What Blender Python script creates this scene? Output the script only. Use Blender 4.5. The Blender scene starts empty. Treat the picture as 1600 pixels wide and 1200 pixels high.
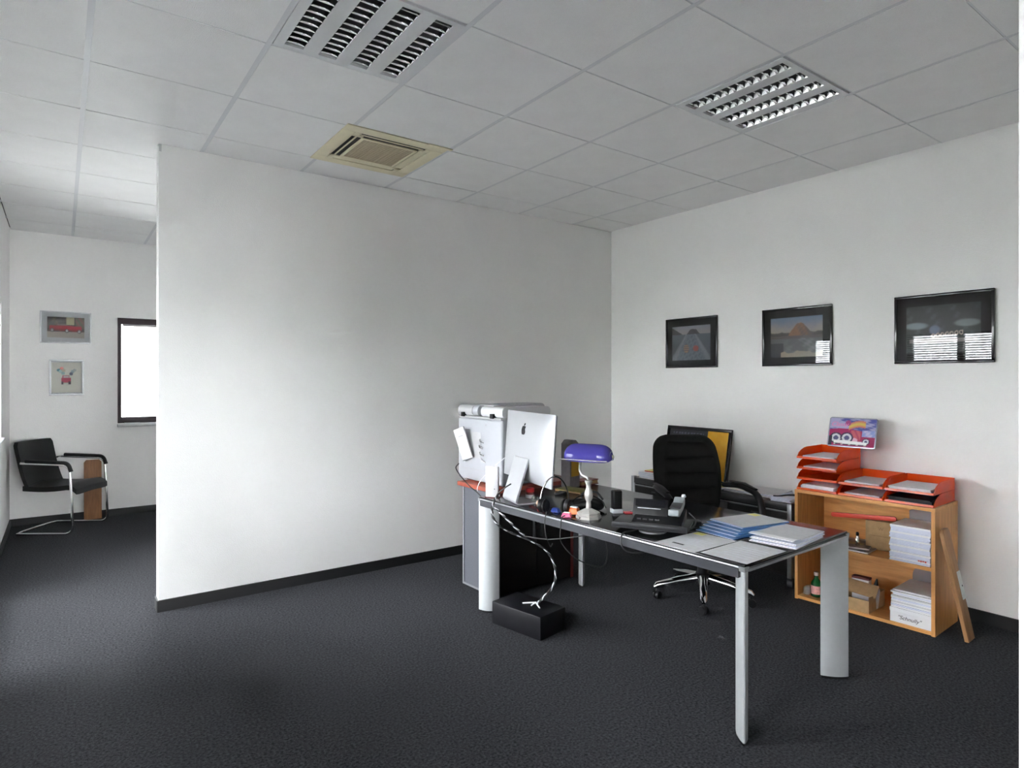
import bpy, bmesh, math, random
from mathutils import Vector, Matrix
random.seed(7)
R = math.radians
scene = bpy.context.scene

# ---------------------------------------------------------------- camera, sky, exposure
cam_data = bpy.data.cameras.new('camera')
cam_data.sensor_width = 36.0
cam_data.lens = 969.0 / 1600.0 * 36.0
cam_data.shift_y = -7.7 / 1600.0
cam_data.clip_start = 0.02
cam = bpy.data.objects.new('camera', cam_data)
cam.location = (0, 0, 1.42)
cam.rotation_euler = (R(90), 0, -0.6288)
scene.collection.objects.link(cam)
scene.camera = cam

world = bpy.data.worlds.new('overcast_sky')
scene.world = world
world.use_nodes = True
wn = world.node_tree.nodes['Background']
wn.inputs['Color'].default_value = (0.94, 0.97, 1.0, 1)
wn.inputs['Strength'].default_value = 9.0

vs = scene.view_settings
vs.view_transform = 'Standard'
vs.look = 'None'
vs.exposure = 2.35
vs.gamma = 1.0
vs.use_curve_mapping = False
cy = scene.cycles
cy.max_bounces = 10
cy.diffuse_bounces = 6
cy.glossy_bounces = 5
cy.transmission_bounces = 8
cy.transparent_max_bounces = 24
cy.caustics_reflective = False
cy.caustics_refractive = False
cy.sample_clamp_indirect = 8.0
cy.use_denoising = True

# ---------------------------------------------------------------- dimensions of the place
CEIL = 2.856
X_LEFT, X_RIGHT = -0.40, 4.345
Y_PART, Y_BACK, Y_FRONT, Y_REAR = 4.325, 7.66, 0.295, -2.6
PART_X = 0.481

# ---------------------------------------------------------------- materials
MATS = {}
def mat(name, col, rough=0.6, metal=0.0, var=0.0, scale=20.0, bump=0.0, bscale=200.0, stretch=None,
        spec=0.5, coat=0.0, col2=None, emit=None, detail=4.0):
    if name in MATS: return MATS[name]
    m = bpy.data.materials.new(name); m.use_nodes = True
    nt = m.node_tree; b = nt.nodes['Principled BSDF']
    b.inputs['Base Color'].default_value = (*col, 1)
    b.inputs['Roughness'].default_value = rough
    b.inputs['Metallic'].default_value = metal
    b.inputs['Specular IOR Level'].default_value = spec
    b.inputs['Coat Weight'].default_value = coat
    tc = None
    if var > 0 or col2 or bump > 0:
        tc = nt.nodes.new('ShaderNodeTexCoord')
        mp = nt.nodes.new('ShaderNodeMapping')
        nt.links.new(tc.outputs['Object'], mp.inputs['Vector'])
        if stretch: mp.inputs['Scale'].default_value = stretch
    if var > 0 or col2:
        n = nt.nodes.new('ShaderNodeTexNoise'); n.inputs['Scale'].default_value = scale
        n.inputs['Detail'].default_value = detail
        nt.links.new(mp.outputs['Vector'], n.inputs['Vector'])
        rp = nt.nodes.new('ShaderNodeValToRGB')
        a = tuple(max(0, c * (1 - var)) for c in col)
        d = col2 if col2 else tuple(min(1, c * (1 + var)) for c in col)
        rp.color_ramp.elements[0].position = 0.32; rp.color_ramp.elements[1].position = 0.68
        rp.color_ramp.elements[0].color = (*a, 1); rp.color_ramp.elements[1].color = (*d, 1)
        nt.links.new(n.outputs['Fac'], rp.inputs['Fac'])
        nt.links.new(rp.outputs['Color'], b.inputs['Base Color'])
    if bump > 0:
        n2 = nt.nodes.new('ShaderNodeTexNoise'); n2.inputs['Scale'].default_value = bscale
        n2.inputs['Detail'].default_value = 3
        nt.links.new(tc.outputs['Object'], n2.inputs['Vector'])
        bp = nt.nodes.new('ShaderNodeBump'); bp.inputs['Strength'].default_value = bump
        bp.inputs['Distance'].default_value = 0.004
        nt.links.new(n2.outputs['Fac'], bp.inputs['Height'])
        nt.links.new(bp.outputs['Normal'], b.inputs['Normal'])
    if emit:
        b.inputs['Emission Color'].default_value = (*col, 1); b.inputs['Emission Strength'].default_value = emit
    MATS[name] = m
    return m

def glass_mat(name, tint=(1, 1, 1), ior=1.5):
    m = bpy.data.materials.new(name); m.use_nodes = True
    nt = m.node_tree; nt.nodes.clear()
    o = nt.nodes.new('ShaderNodeOutputMaterial'); mx = nt.nodes.new('ShaderNodeMixShader')
    f = nt.nodes.new('ShaderNodeFresnel'); f.inputs['IOR'].default_value = ior
    t = nt.nodes.new('ShaderNodeBsdfTransparent'); t.inputs['Color'].default_value = (*tint, 1)
    g = nt.nodes.new('ShaderNodeBsdfGlossy'); g.inputs['Roughness'].default_value = 0.01
    nt.links.new(f.outputs[0], mx.inputs[0]); nt.links.new(t.outputs[0], mx.inputs[1])
    nt.links.new(g.outputs[0], mx.inputs[2]); nt.links.new(mx.outputs[0], o.inputs[0])
    MATS[name] = m
    return m

def plastic_clear(name, col, trans=0.35, transl=0.35, rough=0.2):
    """tinted translucent plastic: gloss over a blend of diffuse, translucent and see-through"""
    m = bpy.data.materials.new(name); m.use_nodes = True
    nt = m.node_tree; b = nt.nodes['Principled BSDF']; o = nt.nodes['Material Output']
    b.inputs['Base Color'].default_value = (*col, 1); b.inputs['Roughness'].default_value = rough
    tl = nt.nodes.new('ShaderNodeBsdfTranslucent'); tl.inputs['Color'].default_value = (*col, 1)
    tp = nt.nodes.new('ShaderNodeBsdfTransparent'); tp.inputs['Color'].default_value = (*[min(1, c * 1.3 + .02) for c in col], 1)
    m1 = nt.nodes.new('ShaderNodeMixShader'); m1.inputs[0].default_value = transl
    m2 = nt.nodes.new('ShaderNodeMixShader'); m2.inputs[0].default_value = trans
    nt.links.new(b.outputs[0], m1.inputs[1]); nt.links.new(tl.outputs[0], m1.inputs[2])
    nt.links.new(m1.outputs[0], m2.inputs[1]); nt.links.new(tp.outputs[0], m2.inputs[2])
    nt.links.new(m2.outputs[0], o.inputs[0])
    MATS[name] = m
    return m

def print_mat(name, rough=0.5, coat=0.0):
    m = bpy.data.materials.new(name); m.use_nodes = True
    nt = m.node_tree; b = nt.nodes['Principled BSDF']
    a = nt.nodes.new('ShaderNodeAttribute'); a.attribute_name = 'ink'
    nt.links.new(a.outputs['Color'], b.inputs['Base Color'])
    b.inputs['Roughness'].default_value = rough; b.inputs['Coat Weight'].default_value = coat
    MATS[name] = m
    return m

WALL = mat('wall_paint', (0.85, 0.845, 0.835), 0.9, bump=0.35, bscale=160, var=0.015, scale=3)
CARPET = mat('carpet', (0.042, 0.043, 0.048), 1.0, var=0.62, scale=95, bump=1.0, bscale=420, spec=0.1, detail=6)
BASEB = mat('baseboard_black', (0.005, 0.005, 0.006), 0.6)
TILE = mat('tile_mineral_fibre', (0.82, 0.82, 0.82), 0.95, bump=0.5, bscale=300, var=0.02, scale=6)
TEE = mat('tee_grey', (0.66, 0.67, 0.69), 0.6)
SHADOWGAP = mat('ceiling_void', (0.10, 0.10, 0.10), 0.9)
ALU = mat('aluminium', (0.34, 0.35, 0.36), 0.34, metal=0.85, var=0.03, scale=60)
LEGALU = mat('leg_silver_lacquer', (0.52, 0.54, 0.55), 0.38, metal=0.25, var=0.02, scale=40)
CHROME = mat('chrome', (0.80, 0.80, 0.80), 0.08, metal=1.0)
MIRROR = mat('reflector_aluminium', (0.86, 0.87, 0.88), 0.10, metal=1.0)
BLACKTOP = mat('desk_black_glass', (0.010, 0.010, 0.012), 0.17, spec=0.5)
BLACKPL = mat('black_plastic', (0.009, 0.009, 0.010), 0.42, var=0.15, scale=40, spec=0.25)
DARKGREY = mat('dark_grey_plastic', (0.030, 0.031, 0.034), 0.45, var=0.1, scale=50, spec=0.3)
LEATHER = mat('black_leather', (0.006, 0.006, 0.0065), 0.45, bump=0.4, bscale=250, var=0.2, scale=30, spec=0.25)
FABRIC = mat('black_upholstery', (0.0075, 0.0072, 0.007), 0.75, bump=0.6, bscale=300, var=0.25, scale=35, spec=0.2)
WHITEPL = mat('white_plastic', (0.58, 0.58, 0.59), 0.35, var=0.01, scale=20)
PRINTERG = mat('printer_grey_white', (0.37, 0.38, 0.41), 0.45, var=0.015, scale=15)
GREYLID = mat('printer_lid_grey', (0.40, 0.40, 0.41), 0.5, var=0.03, scale=20)
PANELGREY = mat('cabinet_grey', (0.085, 0.09, 0.105), 0.55, var=0.12, scale=160)
PANELEDGE = mat('cabinet_edge_grey', (0.17, 0.175, 0.19), 0.5, var=0.03, scale=80)
REDTOP = mat('red_brown_laminate', (0.32, 0.070, 0.042), 0.4, var=0.1, scale=30)
DARKRED = mat('dark_red_laminate', (0.13, 0.014, 0.012), 0.45, var=0.15, scale=30)
SIDEB = mat('sideboard_black', (0.008, 0.007, 0.007), 0.40, var=0.2, scale=30, spec=0.25)
SIDETOP = mat('sideboard_top', (0.022, 0.021, 0.022), 0.35, var=0.1, scale=30)
WOOD = mat('beech_veneer', (0.62, 0.280, 0.075), 0.45, var=0.14, scale=6, stretch=(9.0, 9.0, 1.0), col2=(0.70, 0.345, 0.11))
WOODB = mat('beech_veneer_flat', (0.66, 0.300, 0.080), 0.45, var=0.12, scale=6, stretch=(9.0, 1.0, 9.0), col2=(0.74, 0.365, 0.115))
PLANK = mat('plank_wood', (0.36, 0.185, 0.08), 0.6, var=0.18, scale=7, stretch=(8.0, 8.0, 1.0))
REDWOOD = mat('reddish_wood', (0.34, 0.12, 0.05), 0.5, var=0.2, scale=8, stretch=(8.0, 1.0, 1.0))
ORANGE = plastic_clear('orange_acrylic', (0.84, 0.125, 0.008), trans=0.22, transl=0.35, rough=0.22)
PAPER = mat('paper_white', (0.80, 0.80, 0.83), 0.7, var=0.02, scale=25)
PAPERG = mat('paper_greyish', (0.62, 0.62, 0.64), 0.7, var=0.05, scale=40)
PAPERB = mat('paper_bluish', (0.66, 0.69, 0.82), 0.6, var=0.04, scale=30)
BLUEF = mat('folder_blue', (0.045, 0.20, 0.52), 0.35, var=0.12, scale=20)
STICKY = mat('sticky_yellow', (0.80, 0.74, 0.25), 0.7, var=0.03, scale=30)
CARD = mat('cardboard', (0.42, 0.27, 0.13), 0.8, var=0.12, scale=30)
CARDD = mat('cardboard_inner', (0.30, 0.18, 0.085), 0.8, var=0.12, scale=30)
CREAM = mat('cream_aged_plastic', (0.72, 0.66, 0.47), 0.5, var=0.04, scale=8)
CREAMG = mat('grille_tan', (0.50, 0.43, 0.31), 0.7, var=0.25, scale=150)
VOID = mat('dark_slot', (0.02, 0.016, 0.014), 0.7)
FRAMEBLK = mat('frame_black_gloss', (0.006, 0.005, 0.008), 0.16, coat=0.3)
MATBLK = mat('mount_black', (0.006, 0.006, 0.006), 0.8, spec=0.1)
FRAMESIL = mat('frame_silver', (0.56, 0.57, 0.59), 0.35, metal=0.5, var=0.06, scale=80)
MATGREY = mat('mount_pale_grey', (0.60, 0.62, 0.64), 0.7, var=0.02, scale=50)
WINFR = mat('window_frame_brown', (0.030, 0.016, 0.022), 0.4)
BLIND = mat('blind_slat_white', (0.78, 0.79, 0.80), 0.4)
LAMPCHROME = mat('lamp_nickel', (0.72, 0.69, 0.66), 0.25, metal=0.6)
BLUEGLASS = plastic_clear('blue_lamp_glass', (0.095, 0.08, 0.40), trans=0.08, transl=0.40, rough=0.10)
SHADEIN = mat('shade_lining_pale_blue', (0.45, 0.66, 0.78), 0.4)
APPLEBLK = mat('logo_black', (0.02, 0.02, 0.024), 0.2)
SILVER = mat('monitor_aluminium', (0.43, 0.44, 0.46), 0.40, metal=0.35, var=0.008, scale=60)
SCREEN = mat('screen_glass', (0.01, 0.01, 0.012), 0.06)
GREENGL = plastic_clear('green_bottle_glass', (0.015, 0.16, 0.035), trans=0.35, transl=0.2, rough=0.06)
LABELPK = mat('bottle_label_pink', (0.70, 0.36, 0.33), 0.6, var=0.3, scale=60)
CLEARPL = plastic_clear('clear_plastic', (0.62, 0.62, 0.60), trans=0.7, transl=0.1, rough=0.1)
SMOKEPL = plastic_clear('smoke_grey_plastic', (0.52, 0.50, 0.53), trans=0.45, transl=0.3, rough=0.25)
REDPL = mat('red_plastic', (0.62, 0.035, 0.045), 0.35)
PINKPL = mat('pink_foil', (0.72, 0.10, 0.24), 0.3)
BLUEPL = mat('blue_plastic', (0.04, 0.09, 0.48), 0.3)
ORNGPK = mat('orange_packet', (0.85, 0.16, 0.03), 0.45)
YELLOW = mat('poster_yellow', (0.85, 0.42, 0.015), 0.5, var=0.06, scale=6)
BINDER = mat('binder_grey', (0.20, 0.18, 0.19), 0.5, var=0.1, scale=40)
OLIVE = mat('olive_cover', (0.16, 0.14, 0.02), 0.5, var=0.15, scale=40)
CABLE = mat('cable_black', (0.012, 0.012, 0.013), 0.45)
CABLEW = mat('cable_white', (0.74, 0.75, 0.78), 0.4)
TAN = mat('tan_ceramic', (0.55, 0.36, 0.24), 0.5)
INK = mat('ink_black', (0.02, 0.02, 0.025), 0.6)
INKRED = mat('ink_red', (0.70, 0.10, 0.07), 0.6)
INKPINK = mat('ink_pink', (0.78, 0.20, 0.42), 0.5)
GROUND = mat('outside_paving', (0.50, 0.50, 0.48), 0.9, var=0.2, scale=2)
HEDGE = mat('hedge_green', (0.05, 0.10, 0.03), 0.9, var=0.4, scale=9)
GLASS = glass_mat('pane_glass')
PICGLASS = glass_mat('picture_glass', ior=1.37)
PRINT = print_mat('photo_print', 0.5)
PRINTGL = print_mat('enamel_print', 0.18, 0.6)

# ---------------------------------------------------------------- mesh builder
class MB:
    def __init__(self): self.v = []; self.f = []
    def add(self, vs, fs):
        n = len(self.v); self.v += [tuple(p) for p in vs]; self.f += [tuple(i + n for i in q) for q in fs]; return self
    def box(self, c, s, rot=None):
        hx, hy, hz = s[0] / 2, s[1] / 2, s[2] / 2
        vs = [Vector((x, y, z)) for x in (-hx, hx) for y in (-hy, hy) for z in (-hz, hz)]
        if rot is not None:
            M = rot if isinstance(rot, Matrix) else Matrix.Rotation(rot, 3, 'Z')
            vs = [M @ p for p in vs]
        vs = [p + Vector(c) for p in vs]
        return self.add(vs, [(0, 1, 3, 2), (4, 6, 7, 5), (0, 4, 5, 1), (2, 3, 7, 6), (0, 2, 6, 4), (1, 5, 7, 3)])
    def span(self, x0, x1, y0, y1, z0, z1):
        return self.box(((x0 + x1) / 2, (y0 + y1) / 2, (z0 + z1) / 2), (abs(x1 - x0), abs(y1 - y0), abs(z1 - z0)))
    def prism(self, poly, axis, a, b):
        """poly: 2-D points counter-clockwise; extruded along axis from a to b"""
        def P(p, t):
            return (t, p[0], p[1]) if axis == 'x' else (p[0], t, p[1]) if axis == 'y' else (p[0], p[1], t)
        n = len(poly)
        vs = [P(p, a) for p in poly] + [P(p, b) for p in poly]
        fs = [tuple(range(n))[::-1], tuple(range(n, 2 * n))] + [(i, (i + 1) % n, n + (i + 1) % n, n + i) for i in range(n)]
        return self.add(vs, fs)
    def tube(self, pts, r, n=10, closed=False, flat=None):
        pts = [Vector(p) for p in pts]; m = len(pts)
        rad = r if isinstance(r, (list, tuple)) else [r] * m
        T = []
        for i in range(m):
            a = pts[(i - 1) % m] if closed or i > 0 else pts[i]
            b = pts[(i + 1) % m] if closed or i < m - 1 else pts[i]
            T.append((b - a).normalized())
        up = Vector((0, 0, 1)) if abs(T[0].z) < 0.9 else Vector((1, 0, 0))
        N = (up - up.dot(T[0]) * T[0]).normalized()
        vs = []
        for i in range(m):
            N = (N - N.dot(T[i]) * T[i]).normalized(); B = T[i].cross(N)
            for k in range(n):
                t = 2 * math.pi * k / n
                vs.append(pts[i] + rad[i] * (math.cos(t) * N * (flat or 1) + math.sin(t) * B))
        fs = []
        for i in range(m if closed else m - 1):
            j = (i + 1) % m
            for k in range(n):
                l = (k + 1) % n
                fs.append((i * n + k, i * n + l, j * n + l, j * n + k))
        if not closed:
            fs.append(tuple(range(n))[::-1]); fs.append(tuple(range((m - 1) * n, m * n)))
        return self.add(vs, fs)
    def lathe(self, prof, n=24, c=(0, 0, 0), phase=0.0):
        vs = []
        for r, z in prof:
            for k in range(n):
                t = 2 * math.pi * k / n + phase
                vs.append((c[0] + r * math.cos(t), c[1] + r * math.sin(t), c[2] + z))
        m = len(prof); fs = []
        for i in range(m - 1):
            for k in range(n):
                l = (k + 1) % n
                fs.append((i * n + k, i * n + l, (i + 1) * n + l, (i + 1) * n + k))
        fs.append(tuple(range(n))[::-1]); fs.append(tuple(range((m - 1) * n, m * n)))
        return self.add(vs, fs)
    def grid(self, fn, nu, nv, closeu=False):
        vs = [fn(i / (nu if closeu else nu), j / nv) for j in range(nv + 1) for i in range(nu + (0 if closeu else 1))]
        w = nu + (0 if closeu else 1); fs = []
        for j in range(nv):
            for i in range(nu):
                a = j * w + i; b = j * w + (i + 1) % w
                fs.append((a, b, b + w, a + w))
        return self.add(vs, fs)
    def shell(self, fn, nu, nv, off):
        """double-sided sheet: fn(u,v) -> Vector, off(u,v) -> offset Vector to the back face"""
        w = nu + 1
        front = [Vector(fn(i / nu, j / nv)) for j in range(nv + 1) for i in range(w)]
        back = [Vector(fn(i / nu, j / nv)) + Vector(off(i / nu, j / nv)) for j in range(nv + 1) for i in range(w)]
        n = len(front); fs = []
        for j in range(nv):
            for i in range(nu):
                a = j * w + i
                fs.append((a, a + 1, a + w + 1, a + w)); fs.append((n + a, n + a + w, n + a + w + 1, n + a + 1))
        ring = list(range(nu)) + [j * w + nu for j in range(nv)] + [nv * w + i for i in range(nu, 0, -1)] + [j * w for j in range(nv, 0, -1)]
        for k in range(len(ring)):
            a, b = ring[k], ring[(k + 1) % len(ring)]
            fs.append((b, a, n + a, n + b))
        return self.add(front + back, fs)
    def mesh(self, name, bevel=0.0, seg=2, smooth=False):
        me = bpy.data.meshes.new(name)
        me.from_pydata(self.v, [], self.f)
        bm = bmesh.new(); bm.from_mesh(me)
        bmesh.ops.recalc_face_normals(bm, faces=bm.faces)
        if bevel > 0:
            es = [e for e in bm.edges if len(e.link_faces) == 2 and e.calc_face_angle(0) > 0.6]
            bmesh.ops.bevel(bm, geom=es, offset=bevel, segments=seg, affect='EDGES', profile=0.5, clamp_overlap=True)
        bm.to_mesh(me); bm.free()
        if smooth:
            me.polygons.foreach_set('use_smooth', [True] * len(me.polygons))
            try: me.set_sharp_from_angle(angle=R(40))
            except Exception: pass
        return me
    def build(self, name, m, parent=None, loc=(0, 0, 0), rot=(0, 0, 0), bevel=0.0, seg=2, smooth=None):
        if smooth is None: smooth = bevel > 0
        return place(name, self.mesh(name, bevel, seg, smooth), m, parent, loc, rot)

def place(name, me, m, parent=None, loc=(0, 0, 0), rot=(0, 0, 0)):
    if m is not None and not me.materials: me.materials.append(m)
    o = bpy.data.objects.new(name, me); scene.collection.objects.link(o)
    o.location = loc; o.rotation_euler = rot
    if parent: o.parent = parent
    return o

def tag(o, label=None, cat=None, group=None, kind=None):
    if label: o['label'] = label
    if cat: o['category'] = cat
    if group: o['group'] = group
    if kind: o['kind'] = kind
    return o

def empty(name, loc, rot=(0, 0, 0), label=None, cat=None, group=None, kind=None):
    o = bpy.data.objects.new(name, None); scene.collection.objects.link(o)
    o.location = loc; o.rotation_euler = rot if isinstance(rot, tuple) else (0, 0, rot)
    o.empty_display_size = 0.05
    return tag(o, label, cat, group, kind)

def struct(name, mb, m, label, parent=None, **kw):
    o = mb.build(name, m, parent, **kw)
    if parent is None: tag(o, label, None, None, 'structure')
    return o

def copy_tree(o, parent=None):
    c = o.copy(); scene.collection.objects.link(c); c.parent = parent
    for ch in list(o.children): copy_tree(ch, c)
    return c

def fillet(pts, r, n=6):
    pts = [Vector(p) for p in pts]; out = [pts[0]]
    for i in range(1, len(pts) - 1):
        a, b, c = pts[i - 1], pts[i], pts[i + 1]
        d1 = (a - b); d2 = (c - b); rr = min(r, d1.length * .49, d2.length * .49)
        p1 = b + d1.normalized() * rr; p2 = b + d2.normalized() * rr
        for k in range(n + 1):
            t = k / n
            out.append((1 - t) ** 2 * p1 + 2 * t * (1 - t) * b + t * t * p2)
    out.append(pts[-1]); return out

def spline(pts, n=8):
    """Catmull-Rom through the points"""
    P = [Vector(p) for p in pts]; P = [P[0] * 2 - P[1]] + P + [P[-1] * 2 - P[-2]]; out = []
    for i in range(1, len(P) - 2):
        a, b, c, d = P[i - 1:i + 3]
        for k in range(n):
            t = k / n
            out.append(0.5 * ((2 * b) + (c - a) * t + (2 * a - 5 * b + 4 * c - d) * t * t + (3 * b - a - 3 * c + d) * t ** 3))
    out.append(P[-2]); return out

def rrect(w, h, r, n=5, cx=0, cy=0):
    out = []
    for sx, sy, a0 in ((1, 1, 0), (-1, 1, 90), (-1, -1, 180), (1, -1, 270)):
        for k in range(n + 1):
            t = R(a0 + 90 * k / n)
            out.append((cx + sx * (w / 2 - r) + r * math.cos(t), cy + sy * (h / 2 - r) + r * math.sin(t)))
    return out

def printed(name, w, h, nx, ny, fn, m, parent, loc=(0, 0, 0), rot=(0, 0, 0)):
    """a flat print in the local YZ plane facing -X; u runs along -Y (the viewer's left to right), v up"""
    me = bpy.data.meshes.new(name)
    vs = []; cols = []
    for j in range(ny + 1):
        for i in range(nx + 1):
            u, v = i / nx, j / ny
            vs.append((0, w / 2 - u * w, (v - .5) * h)); cols.append(fn(u, v))
    fs = [(j * (nx + 1) + i, (j + 1) * (nx + 1) + i, (j + 1) * (nx + 1) + i + 1, j * (nx + 1) + i + 1) for j in range(ny) for i in range(nx)]
    me.from_pydata(vs, [], fs)
    at = me.attributes.new('ink', 'FLOAT_COLOR', 'POINT')
    at.data.foreach_set('color', [c for col in cols for c in (*col, 1.0)])
    return place(name, me, m, parent, loc, rot)

def lettering(name, s, size, m, parent, loc, rot, spacing=1.0, shear=0.0, extrude=0.0006):
    cu = bpy.data.curves.new(name, 'FONT'); cu.body = s; cu.size = size; cu.extrude = extrude
    cu.align_x = 'CENTER'; cu.align_y = 'CENTER'; cu.space_character = spacing; cu.shear = shear
    tmp = bpy.data.objects.new(name + '_curve', cu); scene.collection.objects.link(tmp)
    bpy.context.view_layer.update()
    me = bpy.data.meshes.new_from_object(tmp.evaluated_get(bpy.context.evaluated_depsgraph_get()))
    bpy.data.objects.remove(tmp); me.materials.clear()
    return place(name, me, m, parent, loc, rot)

FACE_MX = (R(90), 0, R(-90))      # lettering that reads for a viewer looking along +X

def mixc(a, b, t):
    t = max(0, min(1, t)); return tuple(x + (y - x) * t for x, y in zip(a, b))
def sm(a, b, x):
    t = max(0, min(1, (x - a) / (b - a) if b != a else (x > a))); return t * t * (3 - 2 * t)
def wob(x, y, k=0):
    return (math.sin(x * 12.9 + y * 5.1 + k) + math.sin(x * 27.1 - y * 19.7 + k * 2.3) * .6 + math.sin(x * 51.3 + y * 43.7 + k * .7) * .4) / 2

# ================================================================ THE SETTING
WT = 0.24    # outer wall thickness
struct('floor', MB().span(X_LEFT, X_RIGHT, Y_REAR, Y_BACK, -0.10, 0.0), CARPET, 'dark charcoal carpet floor running through the whole office')

# ---- left outer wall with three windows
WIN_Z0, WIN_Z1 = 0.92, 2.05
SLAT_W, SLAT_TILT, SLAT_PITCH = .025, 36, .030
LEFT_WINDOWS = [(0.45, 1.65, WIN_Z0), (2.40, 3.62, WIN_Z0), (3.74, 5.20, 0.05), (5.45, 6.62, WIN_Z0)]   # y0, y1, sill height
wl = MB()
wl.span(X_LEFT - WT, X_LEFT, Y_REAR, Y_BACK, WIN_Z1, CEIL + .1)
edges = [Y_REAR] + [e for w in LEFT_WINDOWS for e in w[:2]] + [Y_BACK]
for a, b in zip(edges[0::2], edges[1::2]):
    wl.span(X_LEFT - WT, X_LEFT, a, b, 0, WIN_Z1)
for a, b, z in LEFT_WINDOWS:
    wl.span(X_LEFT - WT, X_LEFT, a, b, 0, z)
struct('wall_left', wl, WALL, 'white painted outer wall with the blind-covered windows')

def window_in_left(n, y0, y1, WIN_Z0, blinds=True):
    w = empty('window_%d' % n, (X_LEFT - 0.17, (y0 + y1) / 2, WIN_Z0), label=['blind-covered window nearest the viewpoint', 'blind-covered window before the partition', 'floor-length blind-covered window beside the partition end', 'blind-covered window in the passage'][n - 1], kind='structure')
    W = y1 - y0; H = WIN_Z1 - WIN_Z0; fr = .06
    f = MB()
    f.span(-.03, .03, -W / 2, W / 2, 0, fr).span(-.03, .03, -W / 2, W / 2, H - fr, H)
    f.span(-.03, .03, -W / 2, -W / 2 + fr, fr, H - fr).span(-.03, .03, W / 2 - fr, W / 2, fr, H - fr)
    f.span(-.03, .03, -.035, .035, fr, H - fr)
    f.build('window_frame', WINFR, w)
    for s in (-1, 1):
        c = s * (W / 4)
        MB().span(-.004, .004, c - W / 4 + (.0351 if s > 0 else fr), c + W / 4 - (fr if s > 0 else .0351), fr, H - fr).build('pane', GLASS, w)
    MB().span(.04, .20, -W / 2 - .0, W / 2 + .0, -.001, .018).build('window_sill', WHITEPL, w, bevel=.004)
    if blinds:
        MB().span(.075, .125, -W / 2 + .01, W / 2 - .01, H - .04, H - .001).build('head_rail', BLIND, w)
        pitch = SLAT_PITCH; k = 0; z = H - .06
        me = MB().box((0, 0, 0), (SLAT_W, W - .03, .0012)).mesh('slat')
        while z > .05:
            place('slat', me, BLIND, w, (.10, 0, z), (0, R(SLAT_TILT), 0)); z -= pitch
        for yy in (-W * .32, W * .32):
            MB().tube([(.10, yy, .05), (.10, yy, H - .03)], .0012, 5).build('ladder_cord', BLIND, w)
    return w
for i, (a, b, z) in enumerate(LEFT_WINDOWS):
    window_in_left(i + 1, a, b, z, blinds=True)

# ---- back wall with the bright window beside the partition
BW = (0.478, 1.62); BWZ = (0.958, 2.062)
wb = MB()
wb.span(X_LEFT - WT, BW[0], Y_BACK, Y_BACK + WT, 0, CEIL + .1).span(BW[1], X_RIGHT + WT, Y_BACK, Y_BACK + WT, 0, CEIL + .1)
wb.span(BW[0], BW[1], Y_BACK, Y_BACK + WT, 0, BWZ[0]).span(BW[0], BW[1], Y_BACK, Y_BACK + WT, BWZ[1], CEIL + .1)
struct('wall_back', wb, WALL, 'white painted wall at the far end with the small prints')
w5 = empty('window_5', (BW[0], Y_BACK + .05, BWZ[0]), label='dark framed bright window beside the partition end', kind='structure')
W, H = BW[1] - BW[0], BWZ[1] - BWZ[0]
f = MB().span(0, W, -.035, .035, 0, .062).span(0, W, -.035, .035, H - .065, H).span(0, .036, -.035, .035, .062, H - .065).span(W - .036, W, -.035, .035, .062, H - .065)
f.build('window_frame', WINFR, w5)
MB().span(.036, W - .036, -.004, .004, .062, H - .065).build('pane', GLASS, w5)
MB().span(.045, W - .045, -.030, -.008, H - .085, H - .066).build('head_rail', GREYLID, w5)
MB().span(-.005, W + .005, -.13, -.036, -.036, -.004).build('window_sill', WHITEPL, w5, bevel=.004)
MB().span(.06, .20, -.115, -.05, -.004, .004).build('stay', WHITEPL, w5)

# ---- partition, right wall, near wall, rear wall
struct('wall_partition', MB().span(PART_X, X_RIGHT, Y_PART, Y_PART + .10, 0, CEIL), WALL, 'white full-height partition wall, free end towards the passage')
MB().span(PART_X + .002, PART_X + .016, Y_PART - .002, Y_PART + .102, CEIL - .045, CEIL - .002).build('edge_trim', WHITEPL, bpy.data.objects['wall_partition'])
struct('wall_right', MB().span(X_RIGHT, X_RIGHT + WT, Y_REAR, Y_BACK, 0, CEIL + .1), WALL, 'white wall with three black framed pictures')
struct('wall_front', MB().span(1.124, X_RIGHT, .12, Y_FRONT, 0, CEIL).span(X_LEFT, 1.124, .12, Y_FRONT, 2.15, CEIL), WALL, 'white wall end beside the camera opening')  # header over the opening is unseen, added to shade the upper partition
RD = (.52, 2.00, 2.10)     # unseen glazed door added to light the lower partition: x0, x1, height
struct('wall_rear', MB().span(X_LEFT - WT, RD[0], Y_REAR - WT, Y_REAR, 0, CEIL + .1).span(RD[1], X_RIGHT + WT, Y_REAR - WT, Y_REAR, 0, CEIL + .1).span(RD[0], RD[1], Y_REAR - WT, Y_REAR, RD[2], CEIL + .1), WALL, 'white wall behind the viewpoint with the added glazed door')
d1 = empty('added_door', (RD[0], Y_REAR - .12, 0), label='unseen glazed double door added behind the viewpoint for light', kind='structure')
dw = (RD[1] - RD[0]) / 2
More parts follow.
